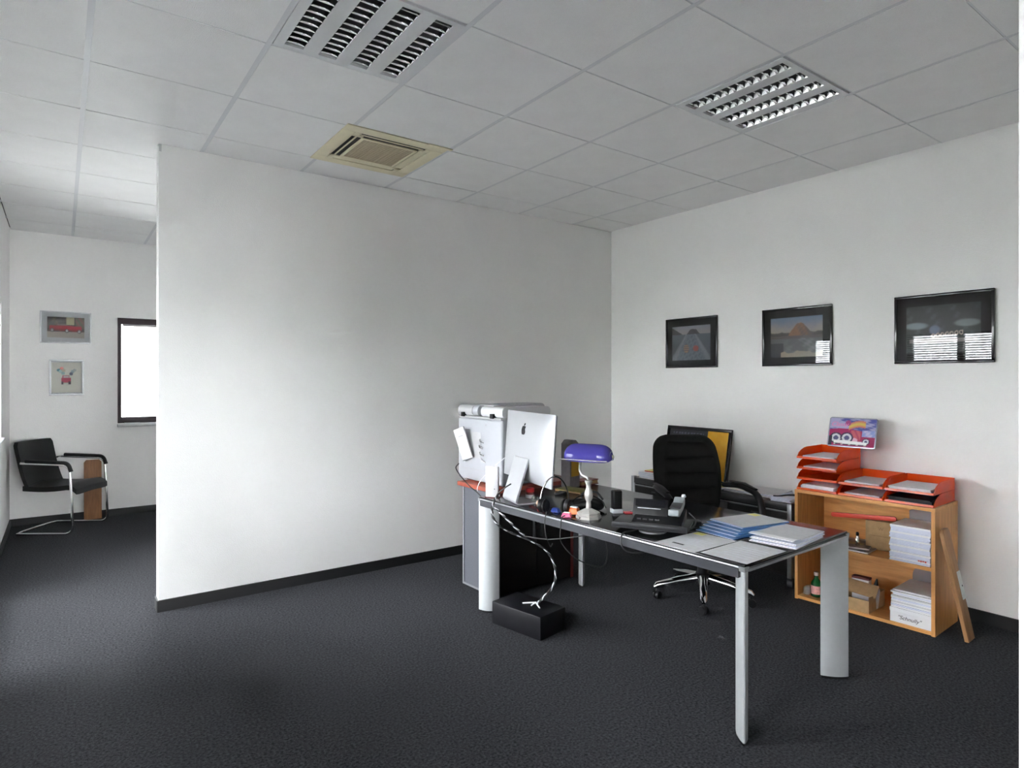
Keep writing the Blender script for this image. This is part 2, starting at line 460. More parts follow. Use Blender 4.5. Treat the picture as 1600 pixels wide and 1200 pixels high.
for k in range(2):
    x0 = k * dw; fr = .07
    lf = MB().span(x0, x0 + fr, -.03, .03, 0, RD[2]).span(x0 + dw - fr, x0 + dw, -.03, .03, 0, RD[2]).span(x0 + fr, x0 + dw - fr, -.03, .03, 0, fr).span(x0 + fr, x0 + dw - fr, -.03, .03, RD[2] - fr, RD[2]).build('door_leaf', WINFR, d1)
    MB().span(x0 + fr, x0 + dw - fr, -.004, .004, fr, RD[2] - fr).build('pane', GLASS, lf)
    hx = x0 + (dw - .035 if k == 0 else .035)
    MB().tube(fillet([(hx, .03, 1.0), (hx, .075, 1.0), (hx + (-.12 if k == 0 else .12), .075, 1.0)], .02), .009, 8).build('handle', ALU, lf, smooth=True)

BH = .07
def baseboard(name, x0, x1, y0, y1, label):
    struct(name, MB().span(x0, x1, y0, y1, 0, BH), BASEB, label)
baseboard('baseboard_partition', PART_X - .008, X_RIGHT - .012, Y_PART - .012, Y_PART, 'black skirting along the partition front')
baseboard('baseboard_end', PART_X - .010, PART_X, Y_PART, Y_PART + .10, 'black skirting on the partition end')
baseboard('baseboard_right', X_RIGHT - .012, X_RIGHT, Y_FRONT, Y_PART, 'black skirting along the right wall')
baseboard('baseboard_back', X_LEFT, X_RIGHT, Y_BACK - .012, Y_BACK, 'black skirting along the far wall')
baseboard('baseboard_left', X_LEFT, X_LEFT + .012, LEFT_WINDOWS[2][1], Y_BACK - .012, 'black skirting along the window wall in the passage')

# ---- suspended ceiling: slab, rails, tiles one by one
GX0, GY0, G = 1.345, 2.139, .625
ceiling = struct('ceiling', MB().span(X_LEFT - WT, X_RIGHT + WT, Y_REAR - WT, Y_BACK + WT, CEIL + .022, CEIL + .16), SHADOWGAP, 'white suspended tile ceiling')
xs = [X_LEFT] + [GX0 + G * k for k in range(-2, 5)] + [X_RIGHT]
ys = [Y_REAR] + [GY0 + G * k for k in range(-7, 9)] + [Y_BACK]
LIGHTS = [(3, 6), (4, 7)]
def cell_of(x, y):
    i = max(k for k in range(len(xs) - 1) if xs[k] <= x); j = max(k for k in range(len(ys) - 1) if ys[k] <= y); return i, j
SPECIAL = {cell_of(2.9, 1.8), cell_of(1.0, 2.4), cell_of(1.65, 3.7)}
TY, TX = .024, .010
meshes = {}
for i in range(len(xs) - 1):
    for j in range(len(ys) - 1):
        if (i, j) in SPECIAL: continue
        x0, x1 = xs[i] + TY / 2, xs[i + 1] - TY / 2; y0, y1 = ys[j] + TX / 2, ys[j + 1] - TX / 2
        key = (round(x1 - x0, 3), round(y1 - y0, 3))
        if key not in meshes:
            meshes[key] = MB().box((0, 0, .008), (key[0], key[1], .016)).mesh('ceiling_tile')
        place('ceiling_tile', meshes[key], TILE, ceiling, ((x0 + x1) / 2, (y0 + y1) / 2, CEIL + .001 + random.uniform(0, .0015)))
for x in xs[1:-1]:
    MB().span(x - TY / 2, x + TY / 2, Y_REAR, Y_BACK, CEIL + .003, CEIL + .021).build('ceiling_rail', TEE, ceiling)
for y in ys[1:-1]:
    MB().span(X_LEFT, X_RIGHT, y - TX / 2, y + TX / 2, CEIL + .004, CEIL + .0205).build('cross_rail', TEE, ceiling)

# ---- the open ground and hedge outside the windows
struct('ground', MB().span(-30, X_LEFT - WT - .02, -30, 30, -.5, -.3), GROUND, 'grey paving outside the windows')
struct('ground_front', MB().span(X_LEFT - WT - .02, 30, -30, Y_REAR - WT - .02, -.5, -.3), GROUND, 'grey paving outside the added glazed door')
struct('ground_behind', MB().span(X_LEFT - WT - .02, 30, Y_BACK + WT + .02, 30, -.5, -.3), GROUND, 'grey paving beyond the far wall')

# ================================================================ CEILING FITTINGS
def ceiling_light(x0, y0, label):
    r = empty('ceiling_light', (x0 + G / 2, y0 + G / 2, CEIL), label=label, cat='light', group='recessed louvre lights')
    S = G - .026
    pitch, w = .146, .080
    cxs = [(-1.5 + k) * pitch for k in range(4)]
    y1 = S / 2 - .028
    f = MB()
    prev = -S / 2
    for c in cxs:
        f.span(prev, c - w / 2, -S / 2, S / 2, -.001, .012); prev = c + w / 2
    f.span(prev, S / 2, -S / 2, S / 2, -.001, .012)
    for c in cxs:
        f.span(c - w / 2, c + w / 2, -S / 2, -y1, -.001, .012).span(c - w / 2, c + w / 2, y1, S / 2, -.001, .012)
    f.build('frame', mat('light_frame_white', (0.66, .67, .68), .5), r)
    dep = .058
    tr = MB().shell(lambda u, v: ((u * 2 - 1) * w / 2, (v * 2 - 1) * y1, .001 + dep * (1 - abs(u * 2 - 1) ** 2.2)), 14, 2, lambda u, v: (0, 0, .004)).mesh('reflector', smooth=True)
    # curved cross blade: lower edge dips, waisted section
    def blade(u, v):
        x = (u * 2 - 1) * w / 2 * .985
        top = .001 + dep * .62 * (1 - abs(u * 2 - 1) ** 2.4)
        z = .001 + v * top
        return (x, -.006 * math.sin(v * math.pi) + .012 * (v - .2), z)
    bl = MB().shell(blade, 10, 5, lambda u, v: (0, .0025 + .012 * v * (1 - v) * 2, 0)).mesh('louvre_blade', smooth=True)
    nb = 12
    tube = MB().lathe([(.004, -y1), (.013, -y1 + .004), (.013, y1 - .004), (.004, y1)], 12).mesh('lamp_tube', smooth=True)
    for c in cxs:
        s = place('reflector', tr, MIRROR, r, (c, 0, 0))
        for k in range(nb):
            place('louvre_blade', bl, MIRROR, s, (0, -y1 + (k + .5) * 2 * y1 / nb, 0))
        place('lamp_tube', tube, WHITEPL, s, (0, 0, .044), (R(90), 0, 0))
    return r
# the ceiling slab is cut only in effect: fittings sit in the void between tiles and slab
ceiling_light(GX0 - G, GY0, 'square louvre ceiling light with four mirrored strips, above the middle of the partition')
ceiling_light(GX0 + 2 * G, GY0 - G, 'square louvre ceiling light with four mirrored strips, towards the picture wall')

ac = empty('air_conditioner', (1.630, 3.685, CEIL), label='yellowed cream ceiling air conditioner cassette with brown grille', cat='air conditioner')
S = .655
b = MB()
o_, w_ = .112, .062     # distance of slot centre from edge, slot width
z0, z1 = -.007, .001
hs = S / 2; a = hs - o_ + w_ / 2; b_ = hs - o_ - w_ / 2; L = .42 / 2
# outer ring pieces around four slots
b.span(-hs, hs, a, hs, z0 + .001, z1).span(-hs, hs, -hs, -a, z0 + .001, z1)
b.span(-hs, -a, -a, a, z0 + .001, z1).span(a, hs, -a, a, z0 + .001, z1)
for sx in (-1, 1):
    for sy in (-1, 1):
        b.span(sx * L, sx * a, sy * b_, sy * a, z0 + .0005, z1)
        b.span(sx * b_, sx * a, sy * L, sy * b_, z0 + .0005, z1)
b.build('panel', CREAM, ac, bevel=.002)
c_ = MB().span(-b_, b_, -b_, -.165, z0, z1).span(-b_, b_, .165, b_, z0, z1).span(-b_, -.165, -.165, .165, z0, z1).span(.165, b_, -.165, .165, z0, z1)
c_.build('intake_frame', CREAM, ac, bevel=.002)
MB().span(-.165, .165, -.165, .165, z0 + .003, z1).build('intake_grille', CREAMG, ac)
me = MB().span(-.165, .165, -.0025, .0025, z0 + .0005, z0 + .0035).mesh('grille_bar')
for k in range(22):
    place('grille_bar', me, CREAMG, ac, (0, -.158 + k * .01505, 0))
for k in range(4):
    e = MB().span(-L, L, b_, a, z1 - .001, z1 + .014).build('outlet', VOID, ac, rot=(0, 0, R(90 * k)))
    MB().box((0, (a + b_) / 2 + .002, z0 + .005), (2 * L - .01, .009 if k in (1, 2) else .054, .002), Matrix.Rotation(R(20 if k in (1, 2) else 2), 3, 'X')).build('vane', CREAM, e)
MB().span(hs * .55, hs + .02, -.012 - hs, .012 - hs, z0 - .001, z0 + .004).build('latch', CREAM, ac)

# ================================================================ PICTURES ON THE RIGHT WALL
def sea_boats(u, v):
    sky = mixc((.50, .45, .44), (.38, .40, .47), sm(.78, 1, v))
    sea = mixc((.055, .075, .10), (.20, .23, .28), sm(.2, .75, v) * .6 + .25 * max(0, wob(u, v * 2)))
    wake = abs(u - .5) / (.12 + .55 * (.78 - v))
    if v < .76:
        c = mixc(mixc((.24, .28, .33), (.10, .14, .19), abs(wob(u * 2, v * 2))), sea, sm(.5, 1.1, wake))
        c = mixc(c, (.45, .48, .52), sm(.75, .95, 1 - abs(wake - .85)) * .5)
        if ((u - .38) / .07) ** 2 + ((v - .34) / .13) ** 2 < 1: c = (.50, .30, .19) if (v * 17) % 1 < .5 else (.22, .16, .16)
        if ((u - .63) / .07) ** 2 + ((v - .34) / .09) ** 2 < 1: c = (.48, .10, .08)
        return c
    isl = .77 + .14 * max(0, 1 - ((u - .56) / .16) ** 2) + .02 * wob(u * 3, .3) * (1 if abs(u - .56) < .16 else 0)
    left = .77 + .20 * max(0, 1 - u / .27)
    if v < max(isl if abs(u - .56) < .17 else 0, left if u < .27 else 0): return (.055, .05, .055)
    return sky
def rock_shore(u, v):
    sky = mixc((.50, .43, .36), (.18, .26, .42), sm(.6, 1, v + .05 * wob(u, v)))
    rock = .58 + .28 * max(0, 1 - (abs(u - .58) / .21) ** 1.6) + .02 * wob(u * 4, 0)
    if v > .57 and v > (rock if abs(u - .58) < .21 else 0):
        return mixc((.06, .045, .035), sky, sm(.60, .64, v + .02 * wob(u * 2, 1)))
    if v > .54: return mixc((.35, .15, .05), (.12, .08, .05), sm(-.1, .25, (u - .55) + .15 * wob(u * 3, v * 3)) ) if abs(u - .58) < .22 else (.055, .04, .03)
    c = mixc((.13, .13, .14), (.30, .30, .31), sm(-.3, .9, wob(u, v * 1.5, 2)) * sm(.1, .6, u))
    if u < .26 and v < .36: c = (.022, .022, .03)
    if v < .13 + .05 * wob(u, 0) and u > .2: c = mixc((.55, .42, .27), (.42, .40, .33), u)
    if v > .47: c = mixc(c, (.10, .06, .04), .7)
    return c
def night_scene(u, v):
    c = mixc((.015, .02, .02), (.06, .08, .08), sm(.1, .9, wob(u * 1.5, v * 1.5, 1)))
    d = ((u - .83) / .2) ** 2 + ((v - .60) / .09) ** 2
    c = mixc((.28, .33, .33), c, sm(.3, 1, d))
    d = ((u - .14) / .2) ** 2 + ((v - .58) / .09) ** 2
    c = mixc((.26, .33, .36), c, sm(.2, 1, d))
    d = ((u - .40) / .09) ** 2 + ((v - .48) / .12) ** 2
    c = mixc((.16, .20, .30), c, sm(.3, 1, d))
    for k in range(7):
        q = ((u - (.38 + .062 * k)) / .028) ** 2 + ((v - .36 - .008 * k) / .05) ** 2
        if .25 < q < 1: c = (.55, .42, .36)
    if abs(v - .26) < .04 and .05 < u < .95: c = mixc(c, (.36, .30, .30), .6)
    return c
def wall_picture(yc, fn, label):
    w, h = .530, .427
    r = empty('framed_picture', (X_RIGHT, yc, 1.730), label=label, cat='picture', group='three black framed pictures')
    fw, t = .016, .020
    f = MB()
    for z in (-1, 1): f.span(-t, 0, -w / 2, w / 2, z * (h / 2), z * (h / 2 - fw))
    for y in (-1, 1): f.span(-t, 0, y * (w / 2), y * (w / 2 - fw), -h / 2 + fw, h / 2 - fw)
    f.build('frame', FRAMEBLK, r, bevel=.003)
    MB().span(-.010, -.003, -w / 2 + fw, w / 2 - fw, -h / 2 + fw, h / 2 - fw).build('mount', MATBLK, r)
    printed('photo_print', .394, .292, 96, 72, lambda u, v: tuple(.62 * c for c in fn(u, v)), PRINT, r, (-.0108, 0, -.003))
    MB().span(-.0145, -.0125, -w / 2 + fw, w / 2 - fw, -h / 2 + fw, h / 2 - fw).build('glass', PICGLASS, r)
    return r
wall_picture(3.373, sea_boats, 'black framed photo of boats on grey sea, nearest the room corner')
wall_picture(2.440, rock_shore, 'black framed photo of a sunlit rock above a shore, middle of three')
wall_picture(1.512, night_scene, 'black framed dark photo above the bookcase, reflecting the window blinds')

# ---- two small prints on the far wall (built facing -X, turned to face -Y)
def red_car(u, v):
    c = mixc((.05, .04, .04), (.16, .11, .08), sm(0, 1, wob(u * 1.4, v)))
    if .5 < u < .72 and v > .62: c = (.55, .52, .33)
    if u > .75 and v > .5: c = mixc((.22, .10, .10), (.10, .12, .08), sm(-.5, .5, wob(u * 3, v * 3)))
    if v < .30: c = mixc((.50, .46, .40), (.40, .36, .32), u)
    body = (.05 < u < .93) and (.36 - .06 * u < v < .60 - .03 * u)
    if body: c = (.42, .015, .035) if v > .44 - .05 * u else (.25, .01, .02)
    if .25 < u < .52 and .58 < v < .68: c = mixc(c, (.45, .35, .33), .5)
    for wx in (.13, .52, .86):
        q = ((u - wx) / .05) ** 2 + ((v - .37 + .06 * wx) / .1) ** 2
        if q < 1: c = (.03, .03, .03) if q > .45 else (.55, .55, .55)
    return c
def cartoon_car(u, v):
    c = (.74, .72, .64)
    if abs(u - .48) < .16 and .32 < v < .50: c = (.48, .03, .09)
    if abs(u - .48) < .12 and .50 <= v < .57: c = (.50, .05, .12)
    if abs(u - .48) < .09 and .50 <= v < .55: c = (.62, .55, .55)
    for wx in (.36, .60):
        if abs(u - wx) < .035 and .27 < v < .37: c = (.08, .02, .05)
    for (x, y, col) in ((.24, .74, (.10, .28, .34)), (.34, .80, (.62, .16, .14)), (.30, .70, (.45, .62, .60)), (.40, .73, (.60, .52, .40)), (.70, .70, (.35, .45, .50)), (.76, .74, (.45, .50, .48)), (.38, .64, (.35, .50, .50)), (.65, .62, (.14, .16, .24))):
        if ((u - x) / .065) ** 2 + ((v - y) / .05) ** 2 < 1: c = col
    return c
def small_print(xc, zc, w, h, pw, ph, fn, fm, mm, label, fw):
    r = empty('small_framed_print', (xc, Y_BACK, zc), R(-0) + R(90), label=label, cat='picture', group='two small prints on the far wall')
    f = MB(); t = .016
    for z in (-1, 1): f.span(-t, 0, -w / 2, w / 2, z * (h / 2), z * (h / 2 - fw))
    for y in (-1, 1): f.span(-t, 0, y * (w / 2), y * (w / 2 - fw), -h / 2 + fw, h / 2 - fw)
    f.build('frame', fm, r, bevel=.002)
    MB().span(-.008, -.002, -w / 2 + fw, w / 2 - fw, -h / 2 + fw, h / 2 - fw).build('mount', mm, r)
    printed('print', pw, ph, 60, 50, fn, PRINT, r, (-.0088, 0, 0))
    MB().span(-.0125, -.011, -w / 2 + fw, w / 2 - fw, -h / 2 + fw, h / 2 - fw).build('glass', GLASS, r)
    r.rotation_euler = (0, 0, R(90))
    return r
small_print(.041, 1.936, .420, .318, .302, .205, red_car, FRAMESIL, MATGREY, 'silver framed photo of a red convertible car on the far wall', .012)
small_print(.046, 1.436, .284, .360, .246, .302, cartoon_car, FRAMESIL, MATGREY, 'silver framed cartoon print of a small red car, lower on the far wall', .018)

# ================================================================ GUEST CHAIR AND BOARD IN THE PASSAGE
# local: x forward, y left
gc = empty('cantilever_chair', (0.045, 7.265, 0), R(-33), label='black leather cantilever armchair with chrome tube frame in the passage', cat='chair')
hw = .265; rt = .0115
def side_path(s):
    return fillet([(-.27, s * hw, rt), (.225, s * hw, rt), (.195, s * hw, .635), (-.235, s * hw, .655)], .075, 8)
pl = side_path(1); pr_ = side_path(-1)
for nm, p in (('tube_frame', pl), ('tube_frame', pr_)):
    MB().tube(p, rt, 12).build(nm, CHROME, gc, smooth=True)
MB().tube(fillet([(-.262, -hw, rt), (-.285, -hw * .72, rt), (-.285, hw * .72, rt), (-.262, hw, rt)], .06, 5), rt, 12).build('rear_runner', CHROME, gc, smooth=True)
for s in (-1, 1):
    P = fillet([(-.19, s * hw, .672), (.18, s * hw, .655), (.208, s * hw, .575)], .06, 8)
    MB().tube(P, [.017] * len(P), 10).build('arm_pad', LEATHER, gc, smooth=True)
    MB().tube([(-.225, s * hw, .655), (-.23, s * (hw - .05), .655)], .009, 8).build('back_bracket', CHROME, gc, smooth=True)
def seat_fn(u, v):
    x = -.238 + .473 * v; y = (u * 2 - 1) * .236
    z = .452 + .012 * math.cos((u - .5) * math.pi) - .018 * math.sin(v * math.pi) + .02 * (v - .5)
    if v > .82: z -= .055 * ((v - .82) / .18) ** 2
    return (x, y, z)
MB().shell(seat_fn, 12, 16, lambda u, v: (0, 0, -.055 + .010 * abs(u * 2 - 1) ** 6)).build('seat', LEATHER, gc, smooth=True)
def back_fn(u, v):
    y = (u * 2 - 1) * (.235 if v < .9 else .235 * (1 - ((v - .9) / .1) ** 3 * .09))
    x = -.205 - .085 * v - .028 * math.cos((u - .5) * math.pi) + .03 * (1 - v) ** 4
    return (x, y, .415 + .425 * v)
MB().shell(back_fn, 12, 14, lambda u, v: (-.046 + .010 * abs(u * 2 - 1) ** 6, 0, 0)).build('backrest', LEATHER, gc, smooth=True)

lean = math.atan2(.05, .60)
bd = MB().prism([(-.075, 0), (.075, 0), (.075, .575), (.055, .60), (-.055, .60), (-.075, .575)], 'y', -.011, .011).build('wooden_board', mat('board_brown', (.27, .125, .05), .5, var=.18, scale=7, stretch=(8, 1, 1)), None, (.262, 7.585, .0), (-lean, 0, 0), bevel=.002)
tag(bd, 'reddish brown wooden board leaning on the far wall behind the guest chair', 'board')

# ================================================================ DESK
TH = R(2.0)
DZ = .700
desk = empty('office_desk', (2.125, 1.400, 0), TH, label='long office desk with black glass top and silver blade legs', cat='desk')
# local: x across (0..0.90, 0 = front edge towards the window), y along (0..1.80)
DW, DL = .90, 1.80
def dpt(x, y, z=0.0):
    return (2.125 + x * math.cos(TH) - y * math.sin(TH), 1.400 + x * math.sin(TH) + y * math.cos(TH), DZ + z)
MB().span(.010, DW - .010, .010, DL - .010, DZ - .014, DZ).build('table_top', BLACKTOP, desk, bevel=.003)
MB().span(.045, DW - .045, .045, DL - .045, DZ - .030, DZ - .0145).build('under_board', DARKGREY, desk)
RAIL = mat('rail_dark_grey', (.052, .054, .062), .38, metal=.3, var=.05, scale=60)
rail_prof = [(0, DZ - .052), (.026, DZ - .052), (.026, DZ - .015), (.009, DZ - .015), (0, DZ - .016)]
MB().prism(rail_prof, 'y', .03, DL - .03).build('frame_rail', RAIL, desk)
MB().prism([(DW - x, z) for x, z in rail_prof][::-1], 'y', .03, DL - .03).build('frame_rail', RAIL, desk)
for x in (.004, DW - .004):
    MB().span(x - .004, x + .004, .03, DL - .03, DZ - .0148, DZ - .007).build('edge_strip', mat('edge_highlight_aluminium', (.62, .63, .65), .28, metal=.8), desk, bevel=.002)  # bright strip puts the highlight line along the rail into its colour
sp = [(0, DZ - .026), (.026, DZ - .026), (.026, DZ - .015), (.009, DZ - .015), (0, DZ - .016)]
MB().prism(sp, 'x', .03, DW - .03).build('frame_rail', ALU, desk)
MB().prism([(DL - y, z) for y, z in sp][::-1], 'x', .03, DW - .03).build('frame_rail', ALU, desk)
def leg(cx, cy, ang):
    # lens-shaped blade standing on the corner's diagonal
    n = 10; Lh, T = .062, .024; poly = []
    for k in range(n + 1):
        t = -1 + 2 * k / n; poly.append((t * Lh, -T * (1 - t * t) - .003))
    for k in range(n + 1):
        t = 1 - 2 * k / n; poly.append((t * Lh, T * .45 * (1 - t * t) + .003))
    l = MB().prism(poly, 'z', .012, DZ - .012).build('leg', LEGALU, desk, (cx, cy, 0), (0, 0, ang), smooth=True)
    MB().prism([(x * .96, y * .9) for x, y in poly], 'z', 0, .0125).build('foot', BLACKPL, l)
di = .052
leg(di, di, R(45)); leg(DW - di, di, R(135)); leg(di, DL - di, R(-45)); leg(DW - di, DL - di, R(225))
for x, y in ((.004, .004), (DW - .004, .004), (.004, DL - .004), (DW - .004, DL - .004)):
    sx = 1 if x < .4 else -1; sy = 1 if y < .8 else -1
    MB().prism([(x, y), (x + sx * .034, y), (x, y + sy * .034)] if sx * sy > 0 else [(x, y), (x, y + sy * .034), (x + sx * .034, y)], 'z', DZ - .026, DZ - .008).build('corner_cap', ALU, desk)

# ---- black box on the floor under the desk front, with the cable spine
bxo = MB().span(-.185, .185, -.11, .11, 0, .130).build('cable_box', mat('box_black', (.007, .007, .009), .45, var=.2, scale=20, spec=.2), None, (2.170, 2.825, 0), (0, 0, R(101)), bevel=.006)
tag(bxo, 'low black oblong box on the carpet beside the desk leg', 'box')

# ================================================================ PRINTER CABINET AND PRINTER
cab = empty('printer_cabinet', (2.262, 3.275, 0), R(2), label='grey sided cabinet with red brown top carrying the printer', cat='cabinet')
CW, CD = .675, .385
MB().span(0, .02, 0, CD, .02, .685).build('side_panel', PANELGREY, cab)
for (y0, y1, z0, z1) in ((-.004, .012, .012, .69), (CD - .012, CD + .004, .012, .69), (.012, CD - .012, .012, .026)):
    MB().span(-.005, .0205, y0, y1, z0, z1).build('edge_strip', PANELEDGE, cab)
MB().span(CW - .02, CW, 0, CD, .02, .685).build('side_panel', DARKRED, cab)
MB().span(.02, CW - .02, .012, CD - .01, .02, .685).build('body', BLACKPL, cab)
for k in range(2):
    x0 = .025 + k * .315
    d = MB().span(x0, x0 + .308, .0, .012, .03, .68).build('door', SIDEB, cab, bevel=.002)
    MB().span(x0 + (.275 if k == 0 else .02), x0 + (.285 if k == 0 else .03), -.02, 0, .36, .48).build('handle', DARKGREY, d)
MB().span(-.03, CW + .02, -.02, CD + .035, .687, .716).build('cabinet_top', REDTOP, cab, bevel=.003)

pr0 = empty('laser_printer', (2.282, 3.250, .716), R(1.5), label='large grey white laser printer on the red topped cabinet', cat='printer')
PW, PD, PH = .42, .52, .44
MB().span(0, PW, 0, PD, .012, PH).build('body', PRINTERG, pr0, bevel=.018, seg=3)
for x in (.06, PW - .06):
    for y in (.06, PD - .06): MB().lathe([(.018, 0), (.018, .014)], 12, (x, y, 0)).build('foot', BLACKPL, pr0)
MB().prism(rrect(PW * .98, .070, .03, 5, PW / 2, PH + .045), 'y', .0, PD * .47).build('lid', WHITEPL, pr0, bevel=.004)
MB().prism(rrect(.66, .078, .036, 5, .33, PH + .047), 'y', PD * .66, PD).build('document_feeder', GREYLID, pr0, bevel=.004)
MB().prism(rrect(PW * .3, .078, .036, 5, PW * .15, PH + .047), 'y', PD * .53, PD * .655).build('feeder_cover', PRINTERG, pr0, bevel=.004)
MB().span(.05, PW - .01, PD * .30, PD * .62, PH + .078, PH + .090).build('feeder_tray', GREYLID, pr0, bevel=.005)
MB().span(.002, PW - .01, .012, PD - .012, PH - .001, PH + .0105).build('lid_gap', GREYLID, pr0)
for y in (.085, .43): MB().span(-.012, .03, y, y + .03, PH + .005, PH + .036).build('hinge', BLACKPL, pr0)
# open side flap with the hollow behind it
hl = MB().span(-.002, .02, .235, .36, .17, .345).build('side_hollow', GREYLID, pr0)
fl = MB().span(-.010, 0, -.062, .062, -.11, .11).build('side_flap', WHITEPL, pr0, (-.032, .395, .262), (R(-17), R(-9), R(4)), bevel=.003)
MB().span(-.012, -.0105, -.03, .02, .05, .056).build('flap_grip', GREYLID, fl)
for (y, z) in ((.225, .30), (.235, .26), (.225, .215), (.21, .17)):
    MB().tube([(-.012, y, z), (-.02, y - .012, z - .008), (.004, y - .022, z - .02)], .006, 6).build('roller_clip', CHROME if z > .2 else WHITEPL, pr0)
lettering('printer_mark', 'D', .03, GREYLID, pr0, (-.0006, .175, .395), FACE_MX)
MB().span(-.0012, .004, .05, PD - .05, .088, .091).build('tray_seam', GREYLID, pr0)

# ---- upright binder beyond the monitor, books on the cabinet end
bi = empty('upright_file', (2.71, 3.11, DZ), R(8), label='grey upright file with red and yellow spine label behind the monitor', cat='file')
MB().prism([(0, 0), (.10, 0), (.10, .25), (.085, .295), (.06, .315), (.03, .315), (0, .29)], 'y', -.03, .05).build('case', BINDER, bi, bevel=.004)
MB().span(.012, .088, -.0325, -.0295, .185, .235).build('red_label', mat('label_dark_red', (.30, .05, .07), .5), bi)
MB().span(.012, .088, -.0325, -.0295, .075, .184).build('yellow_label', mat('label_ochre', (.60, .33, .02), .5), bi)
bk = empty('closed_book', (2.888, 3.165, DZ + .0), R(5), label='dark red closed book lying at the far end of the desk', cat='book')
MB().span(-.07, .10, -.07, .02, .0, .006).build('cover', DARKRED, bk)
MB().span(-.066, .096, -.066, .016, .006, .028).build('pages', CARDD, bk)
MB().span(-.07, .10, -.07, .02, .028, .034).build('cover', DARKRED, bk)

# ================================================================ COMPUTER MONITOR
# local: x towards the user (+X), y along the screen; origin on the desk under the screen
im = empty('desktop_computer', (2.242, 2.911, DZ), R(-12), label='silver all-in-one computer seen from behind on its bent metal stand', cat='computer')
IW, IH, zb = .650, .405, .118
tilt = Matrix.Rotation(R(4), 3, 'Y')
def back_surf(u, v):
    a, b = u * 2 - 1, v * 2 - 1
    k = (1 - abs(a) ** 3.2) * (1 - abs(b) ** 3.2)
    p = Vector((-.008 - .036 * max(0, k) ** .8, a * IW / 2, (v - .5) * IH))
    return tilt @ p + Vector((0, 0, zb + IH / 2))
MB().shell(back_surf, 26, 18, lambda u, v: tilt @ Vector(((.008 + .036 * max(0, (1 - abs(u * 2 - 1) ** 3.2) * (1 - abs(v * 2 - 1) ** 3.2)) ** .8), 0, 0))).build('housing', SILVER, im, smooth=True)
scr = MB().box((.0025, 0, .03), (.003, IW - .004, IH - .07)).build('screen', SCREEN, im, (0, 0, zb + IH / 2), (0, R(4), 0))
# logo: body outline with a bite, and a leaf
def arc(cx, cz, r, a0, a1, n=8): return [(cx + r * math.cos(R(a0 + (a1 - a0) * k / n)), cz + r * math.sin(R(a0 + (a1 - a0) * k / n))) for k in range(n + 1)]
outl = [(0, .021), (.006, .0235), (.013, .0235), (.0195, .0195)] + arc(.0265, .006, .0125, 118, 238, 7)[0:] + [(.0215, -.014), (.015, -.024), (.009, -.0275), (.003, -.0255), (0, -.025), (-.003, -.0255), (-.009, -.0275), (-.015, -.024), (-.0215, -.013), (-.0245, -.001), (-.0235, .010), (-.0195, .018), (-.013, .0235), (-.006, .0235)]
# seen from behind the bite lies on the viewer's right, which is local -y
poly = [(-y, z) for y, z in outl]
lg = MB().prism(poly, 'x', -.0025, .003).build('logo', APPLEBLK, im, (-.0350, 0, zb + IH * .745), (0, R(9.5), 0))
MB().prism([(0, .026), (-.001, .034), (-.006, .040), (-.0115, .041), (-.0105, .034), (-.006, .028)], 'x', -.002, .0015).build('logo_leaf', APPLEBLK, lg)
prof = fillet([(-.035, 0, .255), (-.050, 0, .262), (-.135, 0, .006), (.085, 0, .006)], .028, 6)
def stand_fn(u, v):
    i = v * (len(prof) - 1); k = min(int(i), len(prof) - 2); p = prof[k].lerp(prof[k + 1], i - k)
    return (p.x, (u * 2 - 1) * .095, p.z)
def stand_off(u, v):
    i = v * (len(prof) - 1); k = min(int(i), len(prof) - 2); t = (prof[k + 1] - prof[k]).normalized()
    return (t.z * .011 * 1.0, 0, -t.x * .011 * -1.0) if False else (-t.z * -.0 + .010 * abs(t.z), 0, -.0055 + .0 * t.x) if abs(t.z) > .05 else (0, 0, -.0055)
MB().shell(stand_fn, 4, len(prof) - 1, stand_off).build('stand', SILVER, im, smooth=True)
MB().lathe([(.017, -.001), (.017, .002)], 20).build('cable_hole', VOID, im, (-.1015, 0, .100), (0, R(-72), 0))

ad = MB().prism([(-.014, 0), (.014, 0), (.014, .180), (-.014, .190)], 'y', -.040, .040).build('white_adapter_box', WHITEPL, None, (2.125, 3.125, DZ + .003), (0, 0, R(38)), bevel=.004)
tag(ad, 'slim white upright box beside the computer stand', 'box')
MB().lathe([(.003, -.0005), (.003, .0008)], 10).build('port', BLACKPL, ad, (-.0143, -.018, .05), (0, R(-90), 0))
MB().span(-.018, .018, -.044, .044, -.003, .0).build('base_plate', DARKRED, ad)

# ================================================================ BANKER LAMP
lp = empty('bankers_lamp', (2.215, 2.370, DZ), R(-62), label='nickel desk lamp with blue glass shade', cat='lamp')
